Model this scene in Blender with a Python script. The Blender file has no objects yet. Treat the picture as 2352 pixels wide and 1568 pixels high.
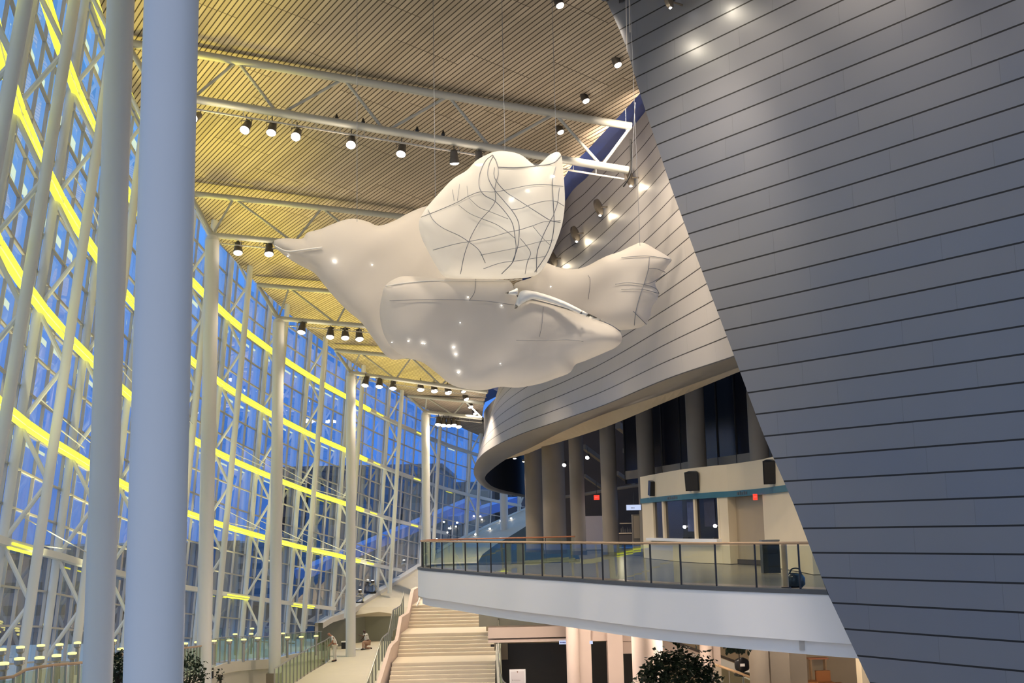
import bpy, bmesh, math, random
from mathutils import Vector, Matrix
from mathutils.geometry import delaunay_2d_cdt
random.seed(7)
V = Vector
SC = bpy.context.scene
COL = SC.collection
# ------------------------------------------------------------------ camera
F, PITCH, ROLL, CZ = 2650.0, 0.1583, 0.0215, 8.6
cp, sp = math.cos(PITCH), math.sin(PITCH)
fw = V((0, cp, sp)); u0 = V((0, -sp, cp)); r0 = V((1, 0, 0))
rt = r0*math.cos(ROLL) - u0*math.sin(ROLL)
up = r0*math.sin(ROLL) + u0*math.cos(ROLL)
CAM = V((0, 0, CZ))
cd = bpy.data.cameras.new('camera'); co = bpy.data.objects.new('camera', cd); COL.objects.link(co)
cd.sensor_width = 36; cd.lens = 36*F/2352; cd.clip_end = 2000; cd.clip_start = .1
m = Matrix((rt, up, -fw)).transposed().to_4x4(); m.translation = CAM
co.matrix_world = m
SC.camera = co
SC.view_settings.view_transform = 'Standard'; SC.view_settings.look = 'None'
SC.view_settings.gamma = 1; SC.view_settings.use_curve_mapping = False
SC.view_settings.exposure = 0.0
try:
    SC.cycles.max_bounces = 6; SC.cycles.diffuse_bounces = 3; SC.cycles.glossy_bounces = 3; SC.cycles.transmission_bounces = 4; SC.cycles.transparent_max_bounces = 10
    SC.cycles.adaptive_threshold = .06; SC.cycles.sample_clamp_indirect = 6
except Exception: pass

def ray(px, py): return fw*F + rt*(px-1176) - up*(py-784)
def P(px, py, d):
    r = ray(px, py); return CAM + r*(d/r.y)
def PZ(px, py, z):
    r = ray(px, py); return CAM + r*((z-CZ)/r.z)
def PP(px, py, co_, no):
    r = ray(px, py); return CAM + r*((co_-CAM).dot(no)/r.dot(no))
def proj(p):
    q = p-CAM; w = q.dot(fw); return 1176+F*q.dot(rt)/w, 784-F*q.dot(up)/w
def lerp(a, b, t): return a+(b-a)*t
def interp(x, xs, ys):
    if x <= xs[0]: return ys[0]+(ys[1]-ys[0])*(x-xs[0])/(xs[1]-xs[0])
    for i in range(len(xs)-1):
        if x <= xs[i+1] or i == len(xs)-2:
            return ys[i]+(ys[i+1]-ys[i])*(x-xs[i])/(xs[i+1]-xs[i])
def crom(p, t):
    n = len(p)-1; i = max(0, min(n-1, int(math.floor(t)))); f = t-i
    a = p[i-1] if i > 0 else p[0]*2-p[1]
    b, c = p[i], p[i+1]
    d = p[i+2] if i+2 <= n else p[n]*2-p[n-1]
    return ((b*2)+(c-a)*f+(a*2-b*5+c*4-d)*f*f+(b*3-a-c*3+d)*f**3)*.5
def smooth(p, k=6, closed=False):
    p = [V(q) for q in p]
    if closed:
        q = [p[-1]]+p+[p[0], p[1]]
        return [crom(q, 1+i/k) for i in range(len(p)*k)]
    return [crom(p, i/k) for i in range((len(p)-1)*k+1)]
# ------------------------------------------------------------------ meshes
class MB:
    def __init__(s): s.v, s.f, s.uv = [], [], []
    def add(s, vs, fs, uvs=None):
        b = len(s.v); s.v += [V(x) for x in vs]
        for i, f in enumerate(fs):
            s.f.append(tuple(b+k for k in f)); s.uv.append(uvs[i] if uvs else None)
        return s
    def quad(s, a, b, c, d, uv=None): return s.add([a, b, c, d], [(0, 1, 2, 3)], [uv] if uv else None)
    def box(s, c, sx, sy, sz, rz=0, rot=None):
        M = rot if rot else Matrix.Rotation(rz, 3, 'Z'); c = V(c)
        vs = [c+M@V((x*sx/2, y*sy/2, z*sz/2)) for x in (-1, 1) for y in (-1, 1) for z in (-1, 1)]
        return s.add(vs, [(0, 1, 3, 2), (4, 6, 7, 5), (0, 4, 5, 1), (2, 3, 7, 6), (0, 2, 6, 4), (1, 5, 7, 3)])
    def bar(s, a, b, w, h, upv=V((0, 0, 1))):
        a, b = V(a), V(b); d = (b-a).normalized(); x = d.cross(upv)
        x = x.normalized() if x.length > 1e-4 else V((1, 0, 0)); y = x.cross(d).normalized()
        vs = [p+x*(i*w/2)+y*(j*h/2) for p in (a, b) for i, j in ((-1, -1), (1, -1), (1, 1), (-1, 1))]
        return s.add(vs, [(0, 1, 2, 3), (7, 6, 5, 4), (0, 4, 5, 1), (1, 5, 6, 2), (2, 6, 7, 3), (3, 7, 4, 0)])
    def tube(s, pts, r, n=10, cap=True):
        pts = [V(p) for p in pts]; N = len(pts); vs, fs = [], []
        rs = r if isinstance(r, (list, tuple)) else [r]*N
        ref = V((0, 0, 1))
        if abs((pts[-1]-pts[0]).normalized().z) > .9: ref = V((1, 0, 0))
        for i, p in enumerate(pts):
            d = (pts[min(i+1, N-1)]-pts[max(i-1, 0)]).normalized()
            x = d.cross(ref).normalized(); y = x.cross(d)
            vs += [p+x*(rs[i]*math.cos(2*math.pi*k/n))+y*(rs[i]*math.sin(2*math.pi*k/n)) for k in range(n)]
        for i in range(N-1):
            for k in range(n):
                k2 = (k+1) % n; fs.append((i*n+k, i*n+k2, (i+1)*n+k2, (i+1)*n+k))
        if cap: fs += [tuple(range(n))[::-1], tuple((N-1)*n+k for k in range(n))]
        return s.add(vs, fs)
    def prism(s, poly, z0, z1):
        n = len(poly); vs = [V((p[0], p[1], z0)) for p in poly]+[V((p[0], p[1], z1)) for p in poly]
        return s.add(vs, [tuple(range(n))[::-1], tuple(range(n, 2*n))]+[(i, (i+1) % n, n+(i+1) % n, n+i) for i in range(n)])
    def grid(s, rows, uvs=None, closed=False):
        n = len(rows[0]); vs = [p for r in rows for p in r]; fs, fu = [], []
        for i in range(len(rows)-1):
            for j in range(n-1):
                fs.append((i*n+j, i*n+j+1, (i+1)*n+j+1, (i+1)*n+j))
                if uvs: fu.append((uvs[i][j], uvs[i][j+1], uvs[i+1][j+1], uvs[i+1][j]))
        return s.add(vs, fs, fu if uvs else None)
    def lathe(s, prof, c, n=20, rot=None):
        c = V(c); M = rot or Matrix.Identity(3); vs, fs = [], []
        for r, z in prof: vs += [c+M@V((r*math.cos(2*math.pi*k/n), r*math.sin(2*math.pi*k/n), z)) for k in range(n)]
        for i in range(len(prof)-1):
            for k in range(n): fs.append((i*n+k, i*n+(k+1) % n, (i+1)*n+(k+1) % n, (i+1)*n+k))
        fs += [tuple(range(n))[::-1], tuple((len(prof)-1)*n+k for k in range(n))]
        return s.add(vs, fs)
    def build(s, name, mat, parent=None, sm=False, fix=True):
        me = bpy.data.meshes.new(name); me.from_pydata(s.v, [], s.f)
        if any(u for u in s.uv):
            L = me.uv_layers.new(name='UVMap'); k = 0
            for f, u in zip(s.f, s.uv):
                for i in range(len(f)): L.data[k].uv = u[i] if u else (0, 0); k += 1
        if fix:
            bm = bmesh.new(); bm.from_mesh(me); bmesh.ops.recalc_face_normals(bm, faces=bm.faces); bm.to_mesh(me); bm.free()
        me.materials.append(mat)
        if sm:
            me.polygons.foreach_set('use_smooth', [True]*len(me.polygons))
            if sm == 2: me.set_sharp_from_angle(angle=math.radians(40))
        o = bpy.data.objects.new(name, me); COL.objects.link(o)
        if parent:
            o.parent = parent; o.matrix_parent_inverse = Matrix.Translation(parent.location).inverted() if parent.type == 'EMPTY' else Matrix.Identity(4)
        return o
def tag(o, label=None, cat=None, group=None, kind=None):
    for k, v in (('label', label), ('category', cat), ('group', group), ('kind', kind)):
        if v: o[k] = v
    return o
def thing(name, label, cat, loc=(0, 0, 0), group=None):
    o = bpy.data.objects.new(name, None); o.empty_display_size = .2; COL.objects.link(o); o.location = loc
    return tag(o, label, cat, group)
def struct(name, mb, mat, sm=False): return tag(mb.build(name, mat, sm=sm), kind='structure')
def copy_tree(o, parent=None, delta=None):
    c = o.copy(); COL.objects.link(c)
    if parent: c.parent = parent
    for ch in [x for x in o.children]: copy_tree(ch, c)
    return c
# ------------------------------------------------------------------ materials
def newmat(name):
    m = bpy.data.materials.new(name); m.use_nodes = True; nt = m.node_tree
    b = nt.nodes['Principled BSDF']; return m, nt, b
def N(nt, t, **k):
    n = nt.nodes.new(t)
    for a, v in k.items(): setattr(n, a, v)
    return n
def MA(nt, op, a, b=None, c=None):
    n = N(nt, 'ShaderNodeMath', operation=op)
    for i, x in enumerate((a, b, c)):
        if x is None: continue
        if isinstance(x, (int, float)): n.inputs[i].default_value = x
        else: nt.links.new(x, n.inputs[i])
    return n.outputs[0]
def MIX(nt, fac, a, b):
    n = N(nt, 'ShaderNodeMix', data_type='RGBA')
    for i, x in ((0, fac), (6, a), (7, b)):
        if isinstance(x, (int, float)): n.inputs[i].default_value = x
        elif isinstance(x, tuple): n.inputs[i].default_value = (*x[:3], 1)
        else: nt.links.new(x, n.inputs[i])
    return n.outputs[2]
def pm(name, col, rough=.6, metal=0, var=.08, scale=2.0, emit=None, es=0, spec=.5):
    m, nt, b = newmat(name)
    n = N(nt, 'ShaderNodeTexNoise'); n.inputs['Scale'].default_value = scale
    tc = N(nt, 'ShaderNodeTexCoord'); nt.links.new(tc.outputs['Object'], n.inputs['Vector'])
    nt.links.new(MIX(nt, n.outputs['Fac'], tuple(c*(1-var) for c in col), tuple(min(1, c*(1+var)) for c in col)), b.inputs['Base Color'])
    b.inputs['Roughness'].default_value = rough; b.inputs['Metallic'].default_value = metal
    b.inputs['Specular IOR Level'].default_value = spec
    if emit: b.inputs['Emission Color'].default_value = (*emit, 1); b.inputs['Emission Strength'].default_value = es
    return m
def uvsep(nt):
    tc = N(nt, 'ShaderNodeTexCoord'); sx = N(nt, 'ShaderNodeSeparateXYZ'); nt.links.new(tc.outputs['UV'], sx.inputs[0]); return sx.outputs[0], sx.outputs[1]
def wn(nt, a, b):
    c = N(nt, 'ShaderNodeCombineXYZ')
    for i, x in enumerate((a, b)):
        if isinstance(x, (int, float)): c.inputs[i].default_value = x
        else: nt.links.new(x, c.inputs[i])
    w = N(nt, 'ShaderNodeTexWhiteNoise', noise_dimensions='2D'); nt.links.new(c.outputs[0], w.inputs['Vector']); return w.outputs['Value']
def panel_mat(name, c1, c2, seam, L, sw=.07, rough=.45, metal=.65):
    m, nt, b = newmat(name); u, v = uvsep(nt)
    row = MA(nt, 'FLOOR', v); fu = MA(nt, 'ADD', MA(nt, 'DIVIDE', u, L), wn(nt, row, 3.7)); cidx = MA(nt, 'FLOOR', fu)
    rnd = wn(nt, row, cidx)
    s1 = MA(nt, 'LESS_THAN', MA(nt, 'FRACT', v), sw); s2 = MA(nt, 'MULTIPLY', MA(nt, 'LESS_THAN', MA(nt, 'FRACT', fu), .004), .22)
    tc = N(nt, 'ShaderNodeTexCoord'); nz = N(nt, 'ShaderNodeTexNoise'); nz.inputs['Scale'].default_value = .7; nt.links.new(tc.outputs['Object'], nz.inputs['Vector'])
    fac = MA(nt, 'ADD', MA(nt, 'MULTIPLY', rnd, .55), MA(nt, 'MULTIPLY', nz.outputs['Fac'], .45))
    base = MIX(nt, fac, c1, c2); base = MIX(nt, MA(nt, 'MAXIMUM', s1, s2), base, seam)
    nt.links.new(base, b.inputs['Base Color'])
    nt.links.new(MA(nt, 'ADD', MA(nt, 'MULTIPLY', rnd, .12), rough), b.inputs['Roughness']); b.inputs['Metallic'].default_value = metal
    bp = N(nt, 'ShaderNodeBump'); bp.inputs['Strength'].default_value = .6; bp.inputs['Distance'].default_value = .03
    nt.links.new(MA(nt, 'SUBTRACT', 1.0, s1), bp.inputs['Height']); nt.links.new(bp.outputs[0], b.inputs['Normal'])
    return m
def slat_mat(name, pitch, c1, c2, gap, gw=.24):
    m, nt, b = newmat(name); u, v = uvsep(nt)
    vv = MA(nt, 'DIVIDE', v, pitch); sl = MA(nt, 'FLOOR', vv)
    grp = MA(nt, 'FLOOR', MA(nt, 'DIVIDE', sl, 14.0))
    fu = MA(nt, 'ADD', MA(nt, 'DIVIDE', u, 4.4), MA(nt, 'MULTIPLY', wn(nt, grp, 9.1), 1.0)); ci = MA(nt, 'FLOOR', fu)
    rnd = wn(nt, sl, ci)
    g = MA(nt, 'MAXIMUM', MA(nt, 'LESS_THAN', MA(nt, 'FRACT', vv), gw), MA(nt, 'LESS_THAN', MA(nt, 'FRACT', fu), .006))
    nt.links.new(MIX(nt, g, MIX(nt, rnd, c1, c2), gap), b.inputs['Base Color']); b.inputs['Roughness'].default_value = .6
    b.inputs['Specular IOR Level'].default_value = .25
    bp = N(nt, 'ShaderNodeBump'); bp.inputs['Strength'].default_value = .5; bp.inputs['Distance'].default_value = .03
    nt.links.new(MA(nt, 'SUBTRACT', 1.0, g), bp.inputs['Height']); nt.links.new(bp.outputs[0], b.inputs['Normal'])
    return m
def glass_mat(name, tint, refl=.9, base=.03, rough=.02, gcol=(1, 1, 1)):
    m, nt, b = newmat(name); nt.nodes.remove(b); out = nt.nodes['Material Output']
    t = N(nt, 'ShaderNodeBsdfTransparent'); t.inputs[0].default_value = (*tint, 1)
    g = N(nt, 'ShaderNodeBsdfGlossy'); g.inputs['Roughness'].default_value = rough; g.inputs[0].default_value = (*gcol, 1)
    fr = N(nt, 'ShaderNodeLayerWeight'); fr.inputs[0].default_value = .25
    tc = N(nt, 'ShaderNodeTexCoord'); nz = N(nt, 'ShaderNodeTexNoise'); nz.inputs['Scale'].default_value = 1.2; nt.links.new(tc.outputs['Object'], nz.inputs['Vector'])
    bp = N(nt, 'ShaderNodeBump'); bp.inputs['Strength'].default_value = .03; nt.links.new(nz.outputs['Fac'], bp.inputs['Height']); nt.links.new(bp.outputs[0], g.inputs['Normal'])
    f = MA(nt, 'ADD', MA(nt, 'MULTIPLY', fr.outputs['Fresnel'], refl), base)
    mx = N(nt, 'ShaderNodeMixShader'); nt.links.new(f, mx.inputs[0]); nt.links.new(t.outputs[0], mx.inputs[1]); nt.links.new(g.outputs[0], mx.inputs[2]); nt.links.new(mx.outputs[0], out.inputs[0])
    return m
def emit_mat(name, col, s):
    m, nt, b = newmat(name); b.inputs['Base Color'].default_value = (.02, .02, .02, 1)
    b.inputs['Emission Color'].default_value = (*col, 1); b.inputs['Emission Strength'].default_value = s; return m
def fabric_mat(name, col, trans=.35, see=.12):
    m, nt, b = newmat(name); nt.nodes.remove(b); out = nt.nodes['Material Output']
    tc = N(nt, 'ShaderNodeTexCoord'); nz = N(nt, 'ShaderNodeTexNoise'); nz.inputs['Scale'].default_value = .9; nz.inputs['Detail'].default_value = 4; nt.links.new(tc.outputs['Object'], nz.inputs['Vector'])
    c = MIX(nt, nz.outputs['Fac'], tuple(x*.93 for x in col), tuple(min(1, x*1.04) for x in col))
    d = N(nt, 'ShaderNodeBsdfDiffuse'); nt.links.new(c, d.inputs[0])
    t = N(nt, 'ShaderNodeBsdfTranslucent'); nt.links.new(c, t.inputs[0])
    tr = N(nt, 'ShaderNodeBsdfTransparent')
    m1 = N(nt, 'ShaderNodeMixShader'); m1.inputs[0].default_value = trans; nt.links.new(d.outputs[0], m1.inputs[1]); nt.links.new(t.outputs[0], m1.inputs[2])
    m2 = N(nt, 'ShaderNodeMixShader'); m2.inputs[0].default_value = see; nt.links.new(m1.outputs[0], m2.inputs[1]); nt.links.new(tr.outputs[0], m2.inputs[2]); nt.links.new(m2.outputs[0], out.inputs[0])
    return m
M = {}
M['white_steel'] = pm('white_steel', (.72, .72, .68), .42, 0, .03, .5)
M['facade_steel'] = pm('facade_steel', (.80, .80, .74), .45, 0, .05, .5)
M['mullion'] = pm('mullion', (.58, .55, .50), .5, 0, .06, 1)
M['truss_steel'] = pm('truss_steel', (.52, .51, .46), .45, 0, .05, 1)
M['ceiling_slats'] = slat_mat('ceiling_slats', .158, (.365, .298, .225), (.47, .39, .30), (.05, .035, .022))
M['titanium'] = panel_mat('titanium', (.20, .21, .238), (.242, .25, .272), (.03, .03, .03), 3.4)
M['titanium_drum'] = panel_mat('titanium_drum', (.40, .375, .35), (.46, .435, .41), (.04, .035, .03), 3.0, .06, metal=.35)
M['rim_metal'] = pm('rim_metal', (.25, .23, .21), .4, .6, .15, .4)
M['soffit'] = pm('soffit', (.62, .53, .40), .8, 0, .04, 1)
M['navy'] = pm('navy', (.012, .05, .30), .5, 0, .1, 1)
M['dark'] = pm('dark', (.02, .018, .017), .6, 0, .3, .6)
M['black'] = pm('black', (.008, .008, .009), .35, 0, .2, 3)
M['black_glass'] = pm('black_glass', (.008, .008, .013), .22, 0, .3, .5, spec=.22)
M['brown_dark'] = pm('brown_dark', (.07, .055, .05), .7, 0, .2, .8)
M['concrete'] = pm('concrete', (.22, .187, .15), .75, 0, .10, 1.3)
M['pink_plaster'] = pm('pink_plaster', (.74, .60, .53), .8, 0, .05, 1)
M['plaster'] = pm('plaster', (.72, .68, .60), .8, 0, .04, 1)
M['white_paint'] = pm('white_paint', (.80, .80, .80), .6, 0, .015, .5)
M['cream'] = pm('cream', (.74, .63, .45), .75, 0, .03, 1)
M['tan'] = pm('tan', (.44, .35, .24), .75, 0, .05, 1)
M['teal'] = pm('teal', (.035, .15, .20), .5, 0, .05, 1)
M['stone'] = pm('stone', (.62, .56, .44), .55, 0, .06, 1.5)
M['stair_stone'] = pm('stair_stone', (.80, .70, .56), .65, 0, .05, 2)
M['grey_floor'] = pm('grey_floor', (.20, .185, .16), .25, 0, .1, 1)
M['ramp_grey'] = pm('ramp_grey', (.30, .29, .25), .7, 0, .08, 1)
M['rail_wood'] = pm('rail_wood', (.50, .33, .19), .4, 0, .15, 4)
M['orange_wood'] = pm('orange_wood', (.50, .20, .10), .4, 0, .15, 4)
M['post_dark'] = pm('post_dark', (.05, .045, .04), .4, .5, .1, 3)
M['steel'] = pm('steel', (.45, .43, .38), .3, .8, .1, 3)
M['edge_dark'] = pm('edge_dark', (.10, .105, .11), .5, .3, .1, 2)
M['fixture'] = pm('fixture', (.10, .085, .07), .45, .4, .2, 6)
M['glass'] = glass_mat('glass', (.88, .95, .98), .34, .02)
M['rail_glass'] = glass_mat('rail_glass', (.76, .82, .74), .20, .022, .01, (.8, .9, .75))
M['rail_glass_green'] = glass_mat('rail_glass_green', (.74, .84, .68), .22, .04, .10, (.8, 1, .75))
M['fabric'] = fabric_mat('fabric', (.75, .71, .65), .5, .09)
M['fabric_sheer'] = fabric_mat('fabric_sheer', (.84, .82, .76), .5, .38)
M['wire'] = pm('wire', (.16, .17, .19), .5, .3, .1, 5)
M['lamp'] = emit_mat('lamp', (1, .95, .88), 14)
M['lamp_soft'] = emit_mat('lamp_soft', (1, .96, .9), 6)
M['led'] = emit_mat('led', (.95, .92, .05), 1.8)  # glow of the strips that stand in for yellow light on the beams
M['led_lamp'] = emit_mat('led_lamp', (1, .90, .28), 1.7)
M['end_olive'] = pm('end_olive', (.22, .22, .16), .7, 0, .2, .4)
M['ramp_olive'] = pm('ramp_olive', (.15, .155, .115), .7, 0, .1, 1)
M['exit_red'] = emit_mat('exit_red', (1, .04, .02), 1.6)
M['screen'] = emit_mat('screen', (.62, .72, 1), .9)
M['leaf'] = pm('leaf', (.010, .026, .008), .6, 0, .5, 6)
M['bark'] = pm('bark', (.05, .035, .025), .8, 0, .2, 8)
M['orange_seat'] = pm('orange_seat', (.42, .17, .06), .8, 0, .1, 3)
M['paper'] = pm('paper', (.85, .82, .82), .6, 0, .02, 3)
M['ink'] = pm('ink', (.12, .07, .07), .6, 0, .1, 3)
M['skin'] = pm('skin', (.09, .045, .03), .6, 0, .1, 8)
M['skin_warm'] = pm('skin_warm', (.33, .16, .10), .6, 0, .1, 8)
M['cloth_white'] = pm('cloth_white', (.70, .68, .62), .85, 0, .08, 8)
M['cloth_tan'] = pm('cloth_tan', (.42, .26, .18), .85, 0, .1, 8)
M['hair'] = pm('hair', (.16, .06, .025), .8, 0, .2, 12)
M['bin'] = pm('bin', (.03, .035, .045), .25, .3, .2, 2)
M['steel_wall'] = pm('steel_wall', (.3, .27, .23), .5, .2, .1, 1)
M['asphalt'] = pm('asphalt', (.05, .055, .07), .3, 0, .2, .3)
M['outside_dark'] = pm('outside_dark', (.045, .05, .075), .5, 0, .3, .15)
M['outside_grey'] = pm('outside_grey', (.22, .215, .22), .7, 0, .1, .15)
M['outside_blue'] = pm('outside_blue', (.10, .22, .65), .4, 0, .1, .15)
# ------------------------------------------------------------------ lamps
def lamp(kind, loc, power, col, tgt=None, **k):
    l = bpy.data.lights.new(kind.lower()+'_lamp', kind); l.energy = power; l.color = col
    for a, v in k.items(): setattr(l, a, v)
    o = bpy.data.objects.new(kind.lower()+'_lamp', l); COL.objects.link(o); o.location = loc
    if tgt is not None: o.rotation_euler = (V(tgt)-V(loc)).to_track_quat('-Z', 'Y').to_euler()
    return o
# world: dusk sky
w = bpy.data.worlds.new('dusk'); SC.world = w; w.use_nodes = True; nt = w.node_tree
tc = N(nt, 'ShaderNodeTexCoord'); sx = N(nt, 'ShaderNodeSeparateXYZ'); nt.links.new(tc.outputs['Generated'], sx.inputs[0])
cr = N(nt, 'ShaderNodeValToRGB'); nt.links.new(MA(nt, 'ADD', MA(nt, 'MULTIPLY', sx.outputs[2], .5), .5), cr.inputs[0])
e = cr.color_ramp.elements
e[0].position = .44; e[0].color = (.012, .03, .10, 1); e[1].position = .50; e[1].color = (.07, .22, .75, 1)
for p_, c_ in ((.56, (.09, .29, .95)), (.66, (.17, .46, 1.05)), (.9, (.2, .48, .95))):
    x = cr.color_ramp.elements.new(p_); x.color = (*c_, 1)
c2 = N(nt, 'ShaderNodeValToRGB'); nt.links.new(MA(nt, 'ADD', MA(nt, 'MULTIPLY', sx.outputs[2], .5), .5), c2.inputs[0])   # paler sky behind the photographer, added as soft fill light
e = c2.color_ramp.elements
e[0].position = .42; e[0].color = (.10, .12, .16, 1); e[1].position = .52; e[1].color = (.60, .72, 1.05, 1)
mr = N(nt, 'ShaderNodeMapRange'); nt.links.new(sx.outputs[1], mr.inputs[0]); mr.inputs[1].default_value = .15; mr.inputs[2].default_value = -.35
bg = nt.nodes['Background']; nt.links.new(MIX(nt, mr.outputs[0], cr.outputs[0], c2.outputs[0]), bg.inputs[0]); bg.inputs[1].default_value = 1.0
# ================================================================== PLAN
cols_px = [(373, 12.3), (250.5, 24.5), (344, 36), (483, 48), (639, 60), (806, 72), (975, 84), (1150, 96)]
CP = [P(x, 784, d) for x, d in cols_px]; CP = [V((p.x, p.y, 0)) for p in CP]
CP.append(V((7.2, 103, 0)))
def arc(u):   # u = 0 at the third column left of the big one (c3)
    return crom(CP, u+3)
def arc_n(u):
    t = (arc(u+.02)-arc(u-.02)).normalized(); return V((-t.y, t.x, 0))   # outward (to the left)
# trusses: top and bottom chord pixels (left end, right end) and right end depth
TR = [  # u, top-left, top-right, bottom-left, bottom-right, d-left, d-right
 (-1, (290, 98), (1450, 290), (330, 214), (1443, 391), 36, 38.5),
 (0, (436, 444), (1240, 532), (487, 540), (1230, 607), 48, 48.8),
 (1, (592, 654), (1180, 708), (640, 731), (1180, 778), 60, 59.0),
 (2, (770, 804), (1125, 838), (806, 856), (1120, 900), 72, 70.0),
 (3, (937, 908), (1112, 925), (975, 946), (1108, 960), 84, 82.3)]
pts = []
for t in TR:
    pts += [P(*t[1], t[5]), P(*t[2], t[6])]
# least squares ceiling plane through the top chords
def lsq(pts):
    n = len(pts); mx = sum(p.x for p in pts)/n; my = sum(p.y for p in pts)/n; mz = sum(p.z for p in pts)/n
    sxx = sum((p.x-mx)**2 for p in pts); syy = sum((p.y-my)**2 for p in pts); sxy = sum((p.x-mx)*(p.y-my) for p in pts)
    sxz = sum((p.x-mx)*(p.z-mz) for p in pts); syz = sum((p.y-my)*(p.z-mz) for p in pts); D = sxx*syy-sxy**2
    a = (sxz*syy-syz*sxy)/D; b = (syz*sxx-sxz*sxy)/D; return a, b, mz-a*mx-b*my
CA, CB, CC = lsq(pts)
CC += .42
CN = V((-CA, -CB, 1)).normalized(); C0 = V((0, 0, CC))
def zceil(p): return CA*p[0]+CB*p[1]+CC
# ================================================================== CEILING
SD = V((-math.sin(.56), math.cos(.56), 0)); SN = V((SD.y, -SD.x, 0))
def cuv(p): return (p.x*SD.x+p.y*SD.y, p.x*SN.x+p.y*SN.y)
def onceil(x, y): return V((x, y, CA*x+CB*y+CC))
E_px = [(1520, 150), (1464, 221), (1357, 336), (1296, 407), (1225, 560), (1165, 760), (1118, 900), (1106, 966)]
E = [PP(x, y, C0, CN) for x, y in E_px]
fac_off, = (1.62,)
left = [arc(u)+arc_n(u)*fac_off for u in [-2.2+.1*i for i in range(72)]]
left = [p for p in left if p.y < 101]
poly = [onceil(p.x, p.y) for p in left]
Es = smooth(E, 5)
endp = poly[-1]
cpoly = poly + [onceil(Es[-1].x, Es[-1].y)] + Es[::-1][1:] + [onceil(6.5, 35), onceil(16, 26), onceil(18, 6), onceil(-16, 6)]
mb = MB(); n = len(cpoly)
r = delaunay_2d_cdt([V((p.x, p.y)) for p in cpoly], [], [list(range(n))], 1, 1e-5)
vs = [onceil(p.x, p.y) for p in r[0]]
mb.add(vs, r[2], [tuple(cuv(vs[i]) for i in f) for f in r[2]])
struct('ceiling', mb, M['ceiling_slats'])
# roof deck above, keeps the evening sky out
mb = MB(); mb.add([v+V((0, 0, .35)) for v in vs], r[2]); struct('trim_1', mb, M['dark'])
# ================================================================== COLUMNS
col_lab = ['large white round column in the foreground, widest of the row',
 'white round column just left of the widest foreground column', None,
 'white round column right beside the foreground column, where the glass wall meets the roof',
 'white round column standing on a brown block beside the planter wall',
 'white round column on the walkway next to the kneeling worker',
 'slim white round column rising behind the tip of the balcony',
 'far white round column seen below the tip of the metal drum']
def column(i, zb, zt, r=.3, ped=False):
    p = CP[i]
    t = thing('column', col_lab[i], 'column', (p.x, p.y, zb), 'columns along the glass wall')
    mb = MB(); mb.tube([(p.x, p.y, zb), (p.x, p.y, zt-.25)], r, 40); mb.build('shaft', M['white_steel'], t, 2)
    mb = MB(); mb.tube([(p.x, p.y, zt-.25), (p.x, p.y, zt-.05), (p.x, p.y, zt)], [r, r*.8, r*.45], 32); mb.build('cap_plate', M['white_steel'], t, 2)
    if ped:
        mb = MB(); mb.box((p.x, p.y, zb-.9), .72, .72, 1.8); tag(mb.build('pedestal', M['concrete'], t), 'brown concrete block')
    return t
trb = {t[0]: (P(*t[3], t[5]), P(*t[4], t[6])) for t in TR}
def ztrail(i):
    u = i-3
    return trb[u][0].z if u in trb else zceil(CP[i])-2.0
column(0, 0, zceil(CP[0])-.05); column(1, 0, zceil(CP[1])-.05)
column(3, 0, ztrail(3)); column(4, 1.55, ztrail(4), ped=True)
column(5, 1.0, ztrail(5)); column(6, 2.6, ztrail(6)); column(7, 5.5, zceil(CP[7])-1.2, .33)
col_lab[2] = 'white round column hidden between the foreground column and the next'
column(2, 0, ztrail(2))
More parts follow.
